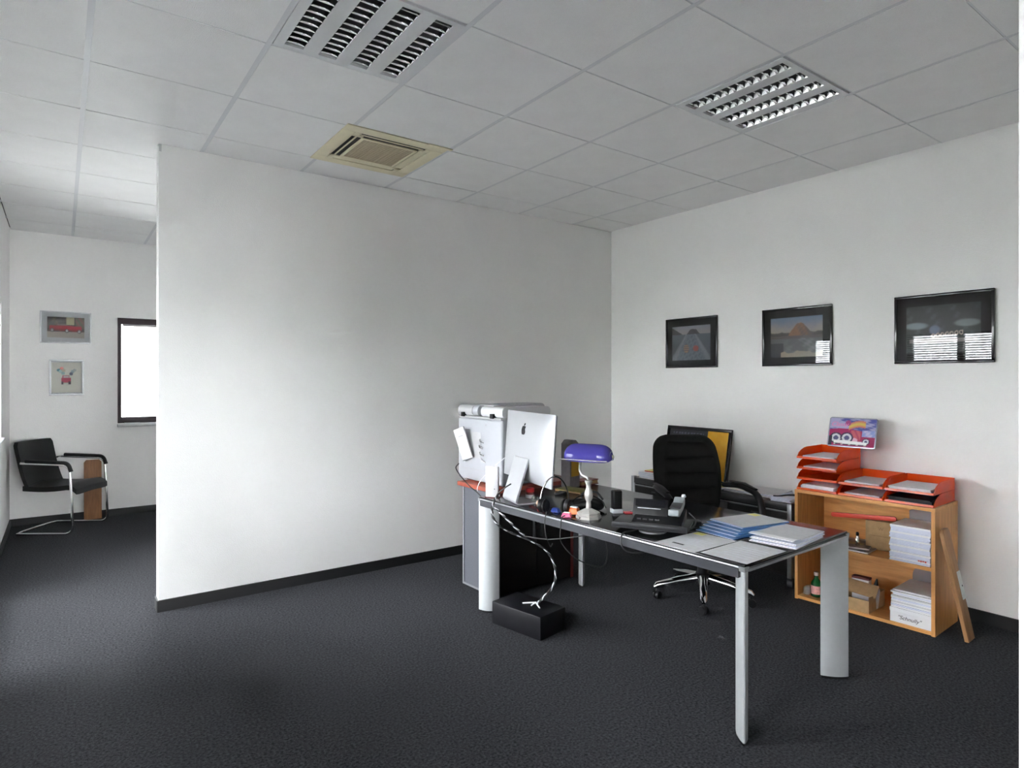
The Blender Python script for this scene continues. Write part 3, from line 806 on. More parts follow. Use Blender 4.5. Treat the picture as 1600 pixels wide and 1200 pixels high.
# local x runs along the shade, +x to the viewer's right
MB().lathe([(.066, 0), (.066, .014), (.060, .018), (.060, .030), (.048, .036), (.030, .044), (.016, .050)], 8, phase=R(22.5)).build('base', LAMPCHROME, lp)
MB().lathe([(.014, .046), (.013, .075), (.012, .085), (.020, .100), (.024, .118), (.021, .135), (.013, .155), (.014, .175), (.020, .185), (.020, .192), (.008, .196)], 20).build('stem', LAMPCHROME, lp, smooth=True)
MB().lathe([(.004, -.002), (.004, .004)], 10).build('switch', BLACKPL, lp, (-.025, -.062, .009), (R(90), 0, 0))
arm = spline([(0, 0, .19), (-.012, .015, .205), (-.045, .03, .215), (-.058, .03, .24), (-.050, .015, .285), (-.045, 0, .322)], 6)
MB().tube(arm, .0065, 10).build('arm', LAMPCHROME, lp, smooth=True)
SL = .130
def shade_fn(u, v):
    a = u * 2 - 1; k = max(0.0, 1 - abs(a) ** 5) ** .5
    t = R(-12 + 204 * v)
    rr = .058 * (.30 + .70 * k)
    return (a * SL, rr * math.cos(t), .310 + .074 * (.12 + .88 * k) * math.sin(t) * 1.0)
sh = MB().shell(shade_fn, 26, 18, lambda u, v: (0, -.003 * math.cos(R(-12 + 204 * v)), -.003 * math.sin(R(-12 + 204 * v)))).build('shade', BLUEGLASS, lp, smooth=True)
def lin_fn(u, v):
    p = Vector(shade_fn(.03 + u * .94, .02 + v * .96)); return (p.x, p.y * .93, .310 + (p.z - .310) * .93)
MB().shell(lin_fn, 22, 14, lambda u, v: (0, -.0015 * math.cos(R(-12 + 204 * v)), -.0015 * math.sin(R(-12 + 204 * v)))).build('shade_lining', SHADEIN, sh, smooth=True)
MB().tube([(-SL - .012, -.058, .304), (SL * .9, -.058, .304)], .0028, 8).build('rim_rod', LAMPCHROME, lp, smooth=True)
MB().lathe([(.004, -.006), (.011, -.002), (.011, .004), (.005, .008)], 14).build('end_knob', LAMPCHROME, lp, (SL * .985, 0, .322), (0, R(90), 0), smooth=True)

# ================================================================ SMALL THINGS AROUND THE COMPUTER
hp = empty('headphones', (2.137, 2.548, DZ), R(-47), label='black headphones with chrome trimmed band in front of the computer', cat='headphones')
P = [Vector((.076 * math.cos(R(a)), .010 * math.sin(R(a * 1)), .055 + .142 * math.sin(R(a)))) for a in range(-14, 195, 8)]
MB().tube(P, .010, 8, flat=.40).build('headband', BLACKPL, hp, smooth=True)
MB().tube([Vector((p.x * 1.02, p.y - .008, p.z * 1.004)) for p in P[13:25]], .005, 8, flat=.6).build('band_trim', CHROME, hp, smooth=True)
for s in (-1, 1):
    c = MB().lathe([(.014, -.012), (.036, -.010), (.040, 0), (.036, .012), (.020, .016)], 20).build('ear_cup', BLACKPL, hp, (s * .070, .0, .042), (R(20), R(90), 0), smooth=True)
    MB().lathe([(.018, .012), (.034, .014), (.037, .024), (.030, .032), (.016, .030)], 20).build('ear_pad', LEATHER, c, (0, 0, 0 if s < 0 else -.044), smooth=True)
bgc = empty('camera_pouch', (2.340, 2.515, DZ), R(-40), label='lumpy black pouch lying between headphones and lamp', cat='pouch')
def pouch(u, v):
    t = u * 2 * math.pi; ph = v * math.pi
    return (.095 * math.sin(ph) ** .7 * math.cos(t), .055 * math.sin(ph) ** .7 * math.sin(t), .030 + .030 * -math.cos(ph) + .010 * math.sin(3 * t) * math.sin(ph))
MB().grid(pouch, 24, 12, True).build('body', LEATHER, bgc, smooth=True)
MB().tube(spline([(-.09, 0, .03), (-.05, -.02, .075), (.02, -.01, .082), (.08, .0, .05), (.10, -.03, .02)], 6), .007, 8, flat=.4).build('strap', FABRIC, bgc, smooth=True)
MB().tube(spline([(-.03, .03, .05), (-.02, .04, .085), (.05, .05, .09), (.09, .04, .05)], 6), .006, 8).build('strap', DARKGREY, bgc, smooth=True)
def bag(name, loc, rz, s, m, label, cat='packet', part=None, rx=0.0):
    r = empty(name, loc, rz, label=label, cat=cat)
    def fn(u, v):
        a, b = u * 2 - 1, v * 2 - 1; k = max(0, (1 - a ** 4) * (1 - b ** 4)) ** .5
        return (a * s[0] / 2, b * s[1] / 2, s[2] * (.18 + .82 * k) + .002 * math.sin(9 * u + 7 * v))
    MB().shell(fn, 10, 8, lambda u, v: (0, 0, -s[2] * (.14 + .8 * max(0, (1 - (u * 2 - 1) ** 4) * (1 - (v * 2 - 1) ** 4)) ** .5))).build('wrapper', m, r, smooth=True)
    if part: MB().span(-s[0] * .30, s[0] * .12, -s[1] * .36, s[1] * .30, s[2] * .9, s[2] * 1.06).build('printed_patch', part, r, bevel=.001)
    return r
bag('snack_packet', (2.200, 2.465, DZ + .001), R(20), (.045, .06, .042), ORNGPK, 'small orange and white packet beside the lamp stem', part=PAPER)
bag('sweet_packet', (2.135, 2.450, DZ + .001), R(35), (.04, .05, .024), PINKPL, 'small pink and white packet at the desk edge before the lamp', part=PAPER)
bag('wrapped_sweet', (2.115, 2.640, DZ + .001), R(-30), (.035, .045, .026), REDPL, 'red wrapped sweet under the left ear cup of the headphones', 'sweet', part=PAPER)
bag('blue_wrapper', (2.165, 2.575, DZ + .001), R(12), (.03, .045, .022), BLUEPL, 'small blue wrapper between the headphone cups')
jar = empty('red_capped_jar', (2.275, 2.945, DZ), 0, label='small jar with red lid behind the computer stand', cat='jar')
MB().lathe([(.022, 0), (.026, .006), (.026, .036), (.021, .044)], 18).build('body', DARKRED, jar, smooth=True)
MB().lathe([(.026, .044), (.027, .046), (.027, .066), (.022, .069)], 18).build('lid', REDPL, jar, smooth=True)
MB().lathe([(.0268, .010), (.0268, .030)], 18).build('label_band', PAPERG, jar, smooth=True)
tb = MB().lathe([(.010, 0), (.017, .004), (.019, .02), (.015, .034), (.006, .040)], 16).build('glass_ball', CLEARPL, None, (2.235, 2.850, DZ), smooth=True)
tag(tb, 'clear rounded glass stopper on the desk beside the red lidded jar', 'ornament')
tn = MB().lathe([(.012, 0), (.016, .006), (.013, .020), (.006, .026)], 14).build('tan_figure', TAN, None, (2.215, 2.785, DZ), smooth=True)
tag(tn, 'tiny tan rounded ornament near the headphones', 'ornament')
nb = empty('olive_notebook', (2.660, 2.985, DZ), R(12), label='olive notebook lying behind the computer', cat='notebook')
MB().span(-.065, .065, -.10, .10, .001, .010).build('pages', CARDD, nb)
MB().span(-.068, .068, -.103, .103, .010, .014).build('cover', OLIVE, nb, bevel=.001)
nb2 = MB().prism(rrect(.15, .05, .02), 'z', .0, .008).build('grey_case', DARKGREY, None, (2.56, 2.99, DZ), (0, 0, R(30)), bevel=.002)
tag(nb2, 'dark grey slim case beside the olive notebook', 'case')

pc = empty('black_pen_box', (2.425, 2.375, DZ), R(-25), label='upright black box with silver foot beside the lamp', cat='container')
MB().prism(rrect(.052, .045, .010), 'z', .022, .118).build('body', BLACKPL, pc, bevel=.003)
MB().prism(rrect(.046, .039, .008), 'z', .117, .1195).build('opening', VOID, pc)
MB().prism(rrect(.060, .052, .008), 'z', 0, .022).build('foot', mat('silver_grey_plastic', (.50, .52, .55), .4), pc, bevel=.002)
for i, (dx, dy, m, a) in enumerate(((.02, -.02, REDPL, 10), (.05, -.045, PAPER, -8), (.075, -.07, PAPERG, 15))):
    s = MB().span(-.05, .05, -.018, .018, 0, .006).build('card_slip', m, None, (2.470 + dx, 2.335 + dy, DZ + .001 + .0), (0, 0, R(-35 + a)))
    tag(s, ['red card slip lying right beside the upright black box', 'white card slip between the red slip and the telephone', 'greyish card slip next to the telephone tray'][i], 'card', 'card slips by the telephone')

# ---- telephone on its tray
tr_ = empty('telephone_tray', (2.268, 1.985, DZ), R(-59), label='dark grey raised telephone tray on a round foot at the desk edge', cat='tray')
# local x: to the viewer's right along the front edge, y: away
MB().lathe([(.065, 0), (.065, .006), (.02, .010), (.02, .030)], 24).build('foot', ALU, tr_, smooth=True)
MB().prism(rrect(.350, .205, .012), 'z', .030, .044).build('plate', DARKGREY, tr_, bevel=.003)
MB().span(-.172, .172, -.1025, -.0965, .026, .052).build('front_lip', DARKGREY, tr_, bevel=.002)
ph = empty('desk_telephone', (2.268, 1.985, DZ + .044), R(-59), label='black desk telephone with tilted display and grey handset', cat='telephone')
MB().prism([(-.085, 0), (.095, 0), (.095, .055), (.03, .034), (-.085, .012)], 'x', -.085, .145).build('body', BLACKPL, ph, bevel=.004)
dp = MB().span(-.082, .082, -.006, .006, 0, .088).build('display', BLACKPL, ph, (-.015, .005, .018), (R(-24), 0, 0), bevel=.003)
MB().span(-.060, .050, -.0075, -.006, .040, .043).build('display_line', PAPERG, dp)
MB().span(-.070, .070, -.0075, -.006, .050, .082).build('display_glass', SCREEN, dp)
for i in range(4):
    MB().box((-.055 + i * .028, -.05, .0215), (.018, .012, .006)).build('key', DARKGREY, ph)
hs = empty('handset', (.112, 0, .05), (0, 0, 0)); hs.parent = ph
MB().prism([(-.11, .008), (-.105, .036), (-.06, .030), (.03, .038), (.085, .062), (.105, .050), (.105, .022), (.05, .006), (-.06, -.004)], 'x', -.024, .024).build('handset_shell', mat('handset_grey', (.30, .33, .34), .4), hs, bevel=.006)
MB().prism([(-.055, .031), (.03, .0385), (.03, .044), (-.055, .037)], 'x', -.0245, .0245).build('handset_grip', DARKGREY, hs, bevel=.002)
MB().lathe([(.006, 0), (.012, .006), (.008, .016)], 14, (.018, .098, .055)).build('hook_knob', WHITEPL, hs, smooth=True)
cb = MB().tube(spline([(.17, -.02, .06), (.20, -.03, .03), (.19, -.08, .005), (.15, -.09, .005), (.10, -.06, .005)], 8), .004, 8).build('cord', CABLE, ph, smooth=True)
fr_ = empty('tangled_adapter', (2.478, 1.930, DZ), R(-40), label='black power adapter lying beside the telephone handset', cat='adapter')
MB().span(-.05, .05, -.03, .03, 0, .032).build('case', BLACKPL, fr_, bevel=.008)
MB().tube(spline([(.045, 0, .015), (.07, .02, .01), (.05, .06, .004), (-.02, .06, .004), (-.05, .04, .004)], 6), .0035, 6).build('lead', CABLE, fr_, smooth=True)

# ================================================================ PAPERS ON THE DESK
A4 = (.297, .210)
def sheet(cx, cy, rz, label, m=PAPERG, z=0.0, t=.0012, curl=0.0, group='loose sheets on the desk'):
    r = empty('paper_sheet', (cx, cy, DZ + z), rz, label=label, cat='paper', group=group)
    MB().shell(lambda u, v: ((u - .5) * A4[0], (v - .5) * A4[1], t + curl * (u * 2 - 1) ** 2), 8, 4, lambda u, v: (0, 0, -t + .0002)).build('sheet', m, r)
    return r
s1 = sheet(2.275, 1.742, R(1), 'printed sheet with a dark stamp at the desk front edge')
MB().span(-.100, -.085, -.005, .055, .0012, .0016).build('dark_stamp', INK, s1)
MB().span(.105, .145, .045, .095, .0012, .002).build('sticky_note', STICKY, s1)
for k in range(5): MB().span(-.06 + k * .022, -.058 + k * .022, -.07, .06 - .01 * (k % 3), .0012, .0014).build('text_line', PAPERB, s1)
s2 = sheet(2.300, 1.522, R(2), 'printed sheet at the near corner of the desk', z=.0002)
for k in range(6): MB().span(-.09 + k * .03, -.088 + k * .03, -.08, .07 - .012 * (k % 3), .0012, .0014).build('text_line', PAPERB, s2)
for i in range(5):
    r = empty('blue_folder', (2.585 + i * .041, 1.752 + i * .009, DZ + .0005 + i * .0042), R(-4 - 1.5 * i), label=['blue folder, bottom of the fanned stack on the desk', 'blue folder, second from the bottom of the fanned stack', 'blue folder, third of the five in the fanned stack', 'blue folder, second from the top of the fanned stack', 'blue folder, top of the fanned stack on the desk'][i], cat='folder', group='fanned blue folders')
    MB().shell(lambda u, v: ((u - .5) * .305, (v - .5) * .215, .0014 + .006 * max(0, .25 - u)), 8, 2, lambda u, v: (0, 0, -.0013)).build('cover', BLUEF, r)
    MB().shell(lambda u, v: (-.1525 + u * .297 - .0035, (v - .5) * .209, .0029 + .006 * max(0, .25 - u)), 8, 2, lambda u, v: (0, 0, -.0013)).build('papers', PAPER, r)
    MB().shell(lambda u, v: ((u - .5) * .305, (v - .5) * .215, .0040 + .006 * max(0, .25 - u)), 8, 2, lambda u, v: (0, 0, -.0010)).build('cover', BLUEF, r)
s3 = sheet(2.752, 1.790, R(-11), 'greyish sheet with yellow note on top of the blue folders', z=.0222)
MB().span(.09, .135, .05, .10, .0012, .002).build('sticky_note', STICKY, s3)
# white folders beside the corner
for i, (dx, dy, a) in enumerate(((0, 0, 8), (.03, .012, 6), (.055, .03, 4))):
    r = empty('white_folder', (2.640 + dx, 1.530 + dy, DZ + .0005 + i * .0055), R(a), label=['white paper folder, lowest of the pile at the desk end', 'white paper folder, middle of the pile at the desk end', 'white paper folder with folded edge, top of the desk end pile'][i], cat='folder', group='white folders at the desk end')
    bow = .010 if i == 2 else .003
    MB().shell(lambda u, v: ((u - .5) * .31, (v - .5) * .205, .002 + bow * math.exp(-((u - .08) / .14) ** 2) * (1 if i == 2 else .6)), 14, 2, lambda u, v: (0, 0, -.0018)).build('cover', PAPER, r)
    MB().shell(lambda u, v: ((u - .5) * .30 + .006, (v - .5) * .20, .0050 + bow * .5 * math.exp(-((u - .05) / .2) ** 2)), 14, 2, lambda u, v: (0, 0, -.0028)).build('papers', PAPERB if i < 2 else PAPERG, r)

# ================================================================ CABLES
def cable(name, pts, r, m, label, n=8):
    o = MB().tube(spline(pts, n), r, 8).build(name, m, smooth=True); tag(o, label, 'cable'); return o
# twisted black and white spine from the computer over the edge and down to the box
sp_pts = spline([(2.085, 2.990, DZ + .040), (2.055, 2.995, DZ + .014), (2.030, 2.990, .655), (2.035, 2.955, .590), (2.100, 2.91, .535), (2.200, 2.86, .485), (2.285, 2.80, .42), (2.315, 2.76, .33), (2.290, 2.74, .24), (2.225, 2.765, .165), (2.195, 2.785, .134)], 10)
cs = empty('cable_spine', (0, 0, 0), label='twisted black and white cable spine hanging from the desk edge to the box', cat='cable')
for q, m in ((0, CABLE), (math.pi, CABLEW), (math.pi * .66, CABLE)):
    P = []
    for i, p in enumerate(sp_pts):
        t = i * .85 + q
        P.append(p + Vector((math.cos(t) * .0045, math.sin(t) * .0045, math.sin(t) * .002)))
    MB().tube(P, .0045 if m is CABLE else .0034, 6).build('strand', m, cs, smooth=True)
for a in ((-.05, .03), (-.02, -.03), (-.035, .0)):
    MB().tube([sp_pts[-1] + Vector((0, 0, .01)), (2.195 + a[0] * .6, 2.785 + a[1], .140), (2.195 + a[0], 2.785 + a[1] * 2, .1335)], .004, 6).build('loose_end', CABLEW, cs, smooth=True)
c2 = empty('second_spine', (0, 0, 0), label='short black and white cable loop under the desk edge', cat='cable')
P0 = spline([(2.055, 2.995, .668), (2.075, 2.93, .625), (2.125, 2.885, .56), (2.170, 2.865, .513)], 12)
for q, m in ((0, CABLE), (math.pi, CABLEW)):
    MB().tube([p + Vector((math.cos(i * .8 + q) * .004, math.sin(i * .8 + q) * .004, 0)) for i, p in enumerate(P0)], .0042, 6).build('strand', m, c2, smooth=True)
cable('monitor_power_cord', [(2.128, 2.935, DZ + .108), (2.098, 2.955, DZ + .085), (2.070, 2.985, DZ + .050), (2.062, 3.000, DZ + .018), (2.060, 3.005, DZ + .006)], .004, CABLE, 'black cord looping from the computer stand hole to the cable spine')
cable('black_power_cable', [(2.235, 3.70, .835), (2.205, 3.69, .805), (2.165, 3.55, .765), (2.135, 3.40, .728), (2.130, 3.30, .700), (2.135, 3.265, .680)], .0038, CABLE, 'black cord running from the printer side down to the desk')
cable('white_usb_lead', [(2.245, 3.16, .93), (2.19, 3.22, .86), (2.150, 3.28, .79), (2.130, 3.30, .735), (2.130, 3.30, .712)], .0022, CABLEW, 'thin white lead hanging beside the printer flap')
cable('headphone_cord', [(2.16, 2.60, DZ + .02), (2.11, 2.585, DZ + .022), (2.085, 2.56, DZ + .004), (2.068, 2.55, .66), (2.075, 2.545, .59), (2.13, 2.58, .52), (2.21, 2.66, .50), (2.27, 2.73, .48)], .003, CABLE, 'black cord dropping over the desk edge below the headphones')
cable('lamp_cord', [(2.19, 2.43, DZ + .008), (2.12, 2.445, DZ + .010), (2.085, 2.43, DZ + .004), (2.072, 2.425, .66), (2.075, 2.42, .58), (2.13, 2.36, .50), (2.24, 2.30, .46), (2.34, 2.36, .50), (2.40, 2.45, .60)], .003, CABLE, 'black lamp cord looping below the desk edge')
cable('hooked_phone_cable', [(2.24, 2.0, DZ + .022), (2.16, 2.02, DZ + .008), (2.105, 2.02, DZ + .006), (2.085, 2.015, .665), (2.10, 1.99, .63), (2.16, 1.95, .625), (2.22, 1.92, .655)], .0042, CABLE, 'black telephone cord hooked over the desk edge')
cable('under_desk_lead', [(2.17, 2.865, .51), (2.26, 2.76, .50), (2.34, 2.62, .53), (2.42, 2.52, .56), (2.50, 2.46, .60)], .003, mat('cable_grey', (.05, .05, .05), .5), 'grey lead strung below the desk top from the cable spine')

# ================================================================ OFFICE CHAIR
oc = empty('office_chair', (3.366, 2.525, 0), R(-116), label='black high-backed swivel chair with chrome star base behind the desk', cat='chair')
base_rot = R(116)
for k in range(5):
    a = base_rot + R(2 + 72 * k); ca, sa = math.cos(a), math.sin(a)
    P = [(ca * .045, sa * .045, .135), (ca * .16, sa * .16, .118), (ca * .30, sa * .30, .088), (ca * .315, sa * .315, .075)]
    lg_ = MB().tube(P, [.030, .027, .022, .013], 10).build('star_arm', CHROME, oc, smooth=True)
    x, y = ca * .300, sa * .300
    MB().tube([(x, y, .078), (x, y, .05)], .006, 8).build('caster_stem', BLACKPL, lg_)
    w = MB().lathe([(.010, -.022), (.024, -.021), (.027, -.014), (.027, -.004), (.016, -.003), (.016, .003), (.027, .004), (.027, .014), (.024, .021), (.010, .022)], 16).build('caster', BLACKPL, lg_, (x, y, .0275), (R(90), 0, a + R(40)), smooth=True)
MB().lathe([(.05, .10), (.05, .155), (.034, .165), (.034, .29), (.022, .292), (.022, .41)], 20).build('gas_column', BLACKPL, oc, smooth=True)
MB().span(-.12, .12, -.10, .10, .405, .435).build('mechanism', BLACKPL, oc, bevel=.008)
MB().span(-.24, .25, -.235, .235, .432, .455).build('seat_pan', BLACKPL, oc, bevel=.01)
def oseat(u, v):
    a, b = u * 2 - 1, v * 2 - 1; k = max(0, (1 - abs(a) ** 5) * (1 - abs(b) ** 5)) ** .5
    return (b * .255 + .01, a * .25, .455 + .085 * (.25 + .75 * k) + .006 * math.sin(v * 22) * k)
MB().shell(oseat, 16, 20, lambda u, v: (0, 0, -.02 - .06 * max(0, (1 - abs(u * 2 - 1) ** 5) * (1 - abs(v * 2 - 1) ** 5)) ** .5)).build('seat', FABRIC, oc, smooth=True)
def owidth(v):
    if v < .55: return .205 + .035 * math.sin(v / .55 * math.pi / 2)
    return .240 - .035 * ((v - .55) / .45) ** 2
def oback(u, v):
    a = u * 2 - 1
    top = v > .86
    w = owidth(v)
    if v > .84: w -= .085 * (1 - max(0, 1 - ((v - .84) / .16) ** 2) ** .5)
    if v < .10: w *= 1 - (1 - v / .10) ** 2 * .18
    y = a * w
    z = .48 + .555 * v
    x = -.205 - .075 * v + .030 * math.sin(v * math.pi * 1.1)
    edge = max(0, 1 - abs(a) ** 8) ** .5 * max(0, 1 - abs(v * 2 - 1) ** 14) ** .5
    ribs = abs(math.sin(v * math.pi * 5.5)) ** .45
    inner = sm(.80, .66, abs(a))
    x += .045 * edge + .016 * inner * (ribs - .7) + .016 * sm(.62, .80, abs(a)) * edge
    return (x, y, z)
def oback_off(u, v):
    a = u * 2 - 1; e = max(0, 1 - abs(a) ** 6) * max(0, 1 - abs(v * 2 - 1) ** 10)
    return (-.018 - .075 * e, 0, 0)
MB().shell(oback, 34, 66, oback_off).build('backrest', FABRIC, oc, smooth=True)
MB().tube(fillet([(-.10, 0, .42), (-.255, 0, .42), (-.30, 0, .62)], .06, 5), .022, 8, flat=.5).build('back_bracket', BLACKPL, oc, smooth=True)
for s in (-1, 1):
    P = fillet([(-.175, s * .245, .70), (-.05, s * .290, .715), (.175, s * .300, .690), (.225, s * .290, .52), (.05, s * .235, .44)], .10, 8)
    MB().tube(P, .024, 10, flat=.72).build('armrest', BLACKPL, oc, smooth=True)
    MB().tube([(-.13, s * .272, .730), (.0, s * .292, .733), (.13, s * .298, .716)], [.016, .02, .014], 10, flat=.4).build('arm_pad', LEATHER, oc, smooth=True)

# ================================================================ SIDEBOARD
sb = empty('sideboard', (3.968, 2.262, 0), 0, label='low black sideboard with metal trim on casters by the picture wall', cat='sideboard')
SLn, SD, SH = 1.445, .355, .580
MB().span(.010, SD, .03, SLn - .03, .085, SH - .045).build('body', SIDEB, sb)
MB().span(-.004, SD, .0, SLn, SH - .045, SH).build('top', SIDETOP, sb, bevel=.004)
MB().span(-.008, -.003, .03, SLn - .01, SH - .062, SH - .054).build('trim_strip', ALU, sb)
for y in (.0, SLn - .032):
    MB().span(-.006, .030, y, y + .032, .075, SH - .002 if y < 1 else SH + .012).build('corner_post', ALU, sb, bevel=.003)
    MB().span(SD - .036, SD, y, y + .032, .075, SH - .002).build('corner_post', ALU, sb, bevel=.003)
n = 3; w = (SLn - .07) / n
for k in range(n):
    d = MB().span(.001, .011, .035 + k * w + .003, .035 + (k + 1) * w - .003, .10, SH - .068).build('door', SIDEB, sb, bevel=.002)
    MB().span(-.012, .001, .035 + k * w + w * .42, .035 + k * w + w * .58, SH - .105, SH - .095).build('handle', DARKGREY, d)
for x in (.03, SD - .03):
    for y in (.03, SLn - .03):
        MB().lathe([(.012, -.020), (.033, -.018), (.036, -.010), (.036, .010), (.033, .018), (.012, .020)], 18).build('caster', DARKGREY, sb, (x, y, .037), (R(90), 0, R(25)), smooth=True)
        MB().tube([(x, y, .075), (x, y, .088)], .012, 8).build('caster_stem', ALU, sb)

# things on the sideboard
st = empty('paper_stack', (4.092, 3.500, SH), R(-4), label='stack of bluish papers with a red edged booklet at the sideboard far end', cat='papers')
for k in range(7):
    MB().span(-.105, .105, -.148, .148, .0005 + k * .008, .0078 + k * .008).build('paper_bundle', PAPERB if k % 2 else PAPER, st, (random.uniform(-.006, .006), random.uniform(-.008, .008), 0), (0, 0, R(random.uniform(-3, 3))))
MB().span(-.08, .09, -.13, .10, .0568, .064).build('booklet', REDPL, st, rot=(0, 0, R(6)))
MB().span(-.078, .088, -.128, .098, .0645, .067).build('booklet_cover', STICKY, st, rot=(0, 0, R(6)))

def poster_fn(u, v):
    if u > .66:
        return mixc((.80, .38, .012), (.86, .46, .03), sm(-.6, .6, wob(u * .8, v * .8)))
    c = (.022, .022, .028)
    if .885 < v < .94 and .06 < u < .60:
        if (u * 19) % 1 < .62 and (.9 < v or (u * 57) % 1 < .5): c = (.10, .10, .14)
    return c
po = empty('leaning_poster', (4.232, 3.270, SH + .003), (0, R(0), 0), label='black framed poster with yellow panel leaning on the wall behind the swivel chair', cat='poster')
PWd, PHt = .640, .440
la = math.asin(.082 / .45)
po.rotation_euler = (0, la * .98, 0)
f = MB(); fw = .026
for z0, z1 in ((0, fw), (PHt - fw, PHt)): f.span(-.010, .012, -PWd / 2, PWd / 2, z0, z1)
for y in (-1, 1): f.span(-.010, .012, y * PWd / 2, y * (PWd / 2 - fw), fw, PHt - fw)
f.build('frame', FRAMEBLK, po, bevel=.002)
MB().span(.0, .010, -PWd / 2 + fw, PWd / 2 - fw, fw, PHt - fw).build('backing', MATBLK, po)
printed('poster_print', PWd - 2 * fw, PHt - 2 * fw, 90, 60, poster_fn, PRINT, po, (-.001, 0, PHt / 2))

for i, (x, y, a, m, lbl) in enumerate(((4.16, 2.635, 4, PAPERG, 'grey newspaper lying on the sideboard beside the bookcase'), (4.08, 2.905, -12, STICKY, 'yellowish booklet under the newspaper on the sideboard'), (4.055, 2.345, 4, PAPERB, 'pale plastic pocket with a dark pen at the near sideboard end'))):
    s = empty(['newspaper', 'booklet', 'document_pocket'][i], (x, y, SH), R(a), label=lbl, cat=['newspaper', 'booklet', 'document'][i])
    hx, hy, t = [(.145, .19, .022), (.09, .06, .026), (.10, .07, .024)][i]
    for k in range(3):
        MB().shell(lambda u, v: ((u - .5) * 2 * hx, (v - .5) * 2 * hy, t * (k + 1) / 3 + .003 * math.sin(u * 4 + k)), 8, 4, lambda u, v: (0, 0, -t / 3 + .001)).build('leaf', [PAPERG, PAPERB, m][k] if i < 2 else m, s, (random.uniform(-.01, .01), 0, .004), (0, 0, R(random.uniform(-3, 3))))
pn = MB().tube(spline([(3.985, 2.405, SH + .032), (4.02, 2.385, SH + .030), (4.08, 2.36, SH + .034), (4.15, 2.30, SH + .034), (4.20, 2.27, SH + .034)], 6), .006, 8).build('dark_pen', BLACKPL, smooth=True)
tag(pn, 'dark curved pen lying across the pale plastic pocket', 'pen')

# ================================================================ BOOKCASE
BT = R(2.5)
BX, BY = 3.868, 1.782
def bpt(x, y, z=0.0):
    return (BX + x * math.cos(BT) - y * math.sin(BT), BY + x * math.sin(BT) + y * math.cos(BT), z)
bc = empty('bookcase', (BX, BY, 0), BT, label='low beech bookcase with one shelf carrying orange trays', cat='bookcase')
HWd, BD, BHt, t = .394, .370, .706, .019
MB().span(0, BD, -HWd, -HWd + t, 0, BHt - t).build('side_panel', WOOD, bc)
MB().span(0, BD, HWd - t, HWd, 0, BHt - t).build('side_panel', WOOD, bc)
MB().span(-.001, BD, -HWd, HWd, BHt - t, BHt).build('top_board', WOODB, bc)
MB().span(0.001, BD - .006, -HWd + t, HWd - t, .004, .004 + t).build('bottom_board', WOODB, bc)
MB().span(.006, BD - .006, -HWd + t, HWd - t, .355, .355 + t).build('shelf', WOODB, bc)
MB().span(BD - .006, BD, -HWd + t, HWd - t, .004, BHt - t).build('back_panel', WOODB, bc)
SHELF, BOT = .374, .023

# orange letter trays: 4 high, 2 high, 2 high
TW, TD, THt = .250, .345, .066
sidep = [(0, 0), (TD, 0), (TD, THt), (.135, THt), (.095, THt - .004), (.055, THt - .016), (.025, .035), (.008, .014), (0, .012)]
tray_parts = [
    ('tray_base', MB().span(.002, TD - .003, -TW / 2 + .003, TW / 2 - .003, .006, .009).mesh('tray_base')),
    ('tray_lip', MB().prism([(0, 0), (.003, 0), (.006, .013), (.002, .014)], 'y', -TW / 2 + .003, TW / 2 - .003).mesh('tray_lip')),
    ('tray_side', MB().prism(sidep, 'y', -TW / 2, -TW / 2 + .003).mesh('tray_side')),
    ('tray_side', MB().prism(sidep, 'y', TW / 2 - .003, TW / 2).mesh('tray_side')),
    ('tray_back', MB().span(TD - .003, TD, -TW / 2 + .003, TW / 2 - .003, 0.0, THt).mesh('tray_back')),
]
def letter_tray(y, k, label, dx=0):
    r = empty('letter_tray', bpt(.012 + dx, y, BHt + .001 + k * (THt + .001)), BT, label=label, cat='letter tray', group='orange letter trays on the bookcase')
    for nm, me in tray_parts: place(nm, me, ORANGE, r)
    return r
LY = (.262, .002, -.258)
for k, wd in enumerate(('bottom of the four-high stack', 'second from the bottom of the four-high stack', 'third from the bottom of the four-high stack', 'topmost of the four-high stack under the tin sign')):
    letter_tray(LY[0], k, 'orange letter tray, ' + wd)
for k, wd in enumerate(('lower', 'upper')):
    letter_tray(LY[1], k, 'orange letter tray, %s of the middle pair' % wd)
for k, wd in enumerate(('lower', 'upper')):
    letter_tray(LY[2], k, 'orange letter tray, %s of the pair beside the wooden slat' % wd)
def tray_papers(y, k, h, m, label, x0=.03, w=.20, cat='papers'):
    r = empty('tray_papers', bpt(.012, y, BHt + .001 + k * (THt + .001) + .0092), BT, label=label, cat=cat, group='papers lying in the orange trays')
    n = max(1, int(h / .006))
    for i in range(n):
        MB().span(x0, x0 + .29, -w / 2, w / 2, i * h / n + .0002, (i + 1) * h / n).build('sheets', m, r, (random.uniform(-.006, .006), random.uniform(-.008, .008), 0))
    return r
tray_papers(LY[0], 0, .026, PAPER, 'thick white papers in the bottom tray of the tall stack', .012, .205)
tray_papers(LY[0], 2, .008, PAPERG, 'thin grey papers in the third tray of the tall stack', .038)
tray_papers(LY[0], 3, .008, PAPERG, 'grey papers in the top tray under the tin sign', .038)
tray_papers(LY[1], 0, .010, PAPERG, 'grey papers in the lower middle tray', .02)
tray_papers(LY[1], 1, .009, PAPERG, 'light papers in the upper middle tray', .04)
tray_papers(LY[2], 0, .024, BLACKPL, 'dark folders in the lower tray of the end pair', .012, .22)
tray_papers(LY[2], 1, .016, PAPERG, 'whitish papers in the upper tray of the end pair', .02, .215)

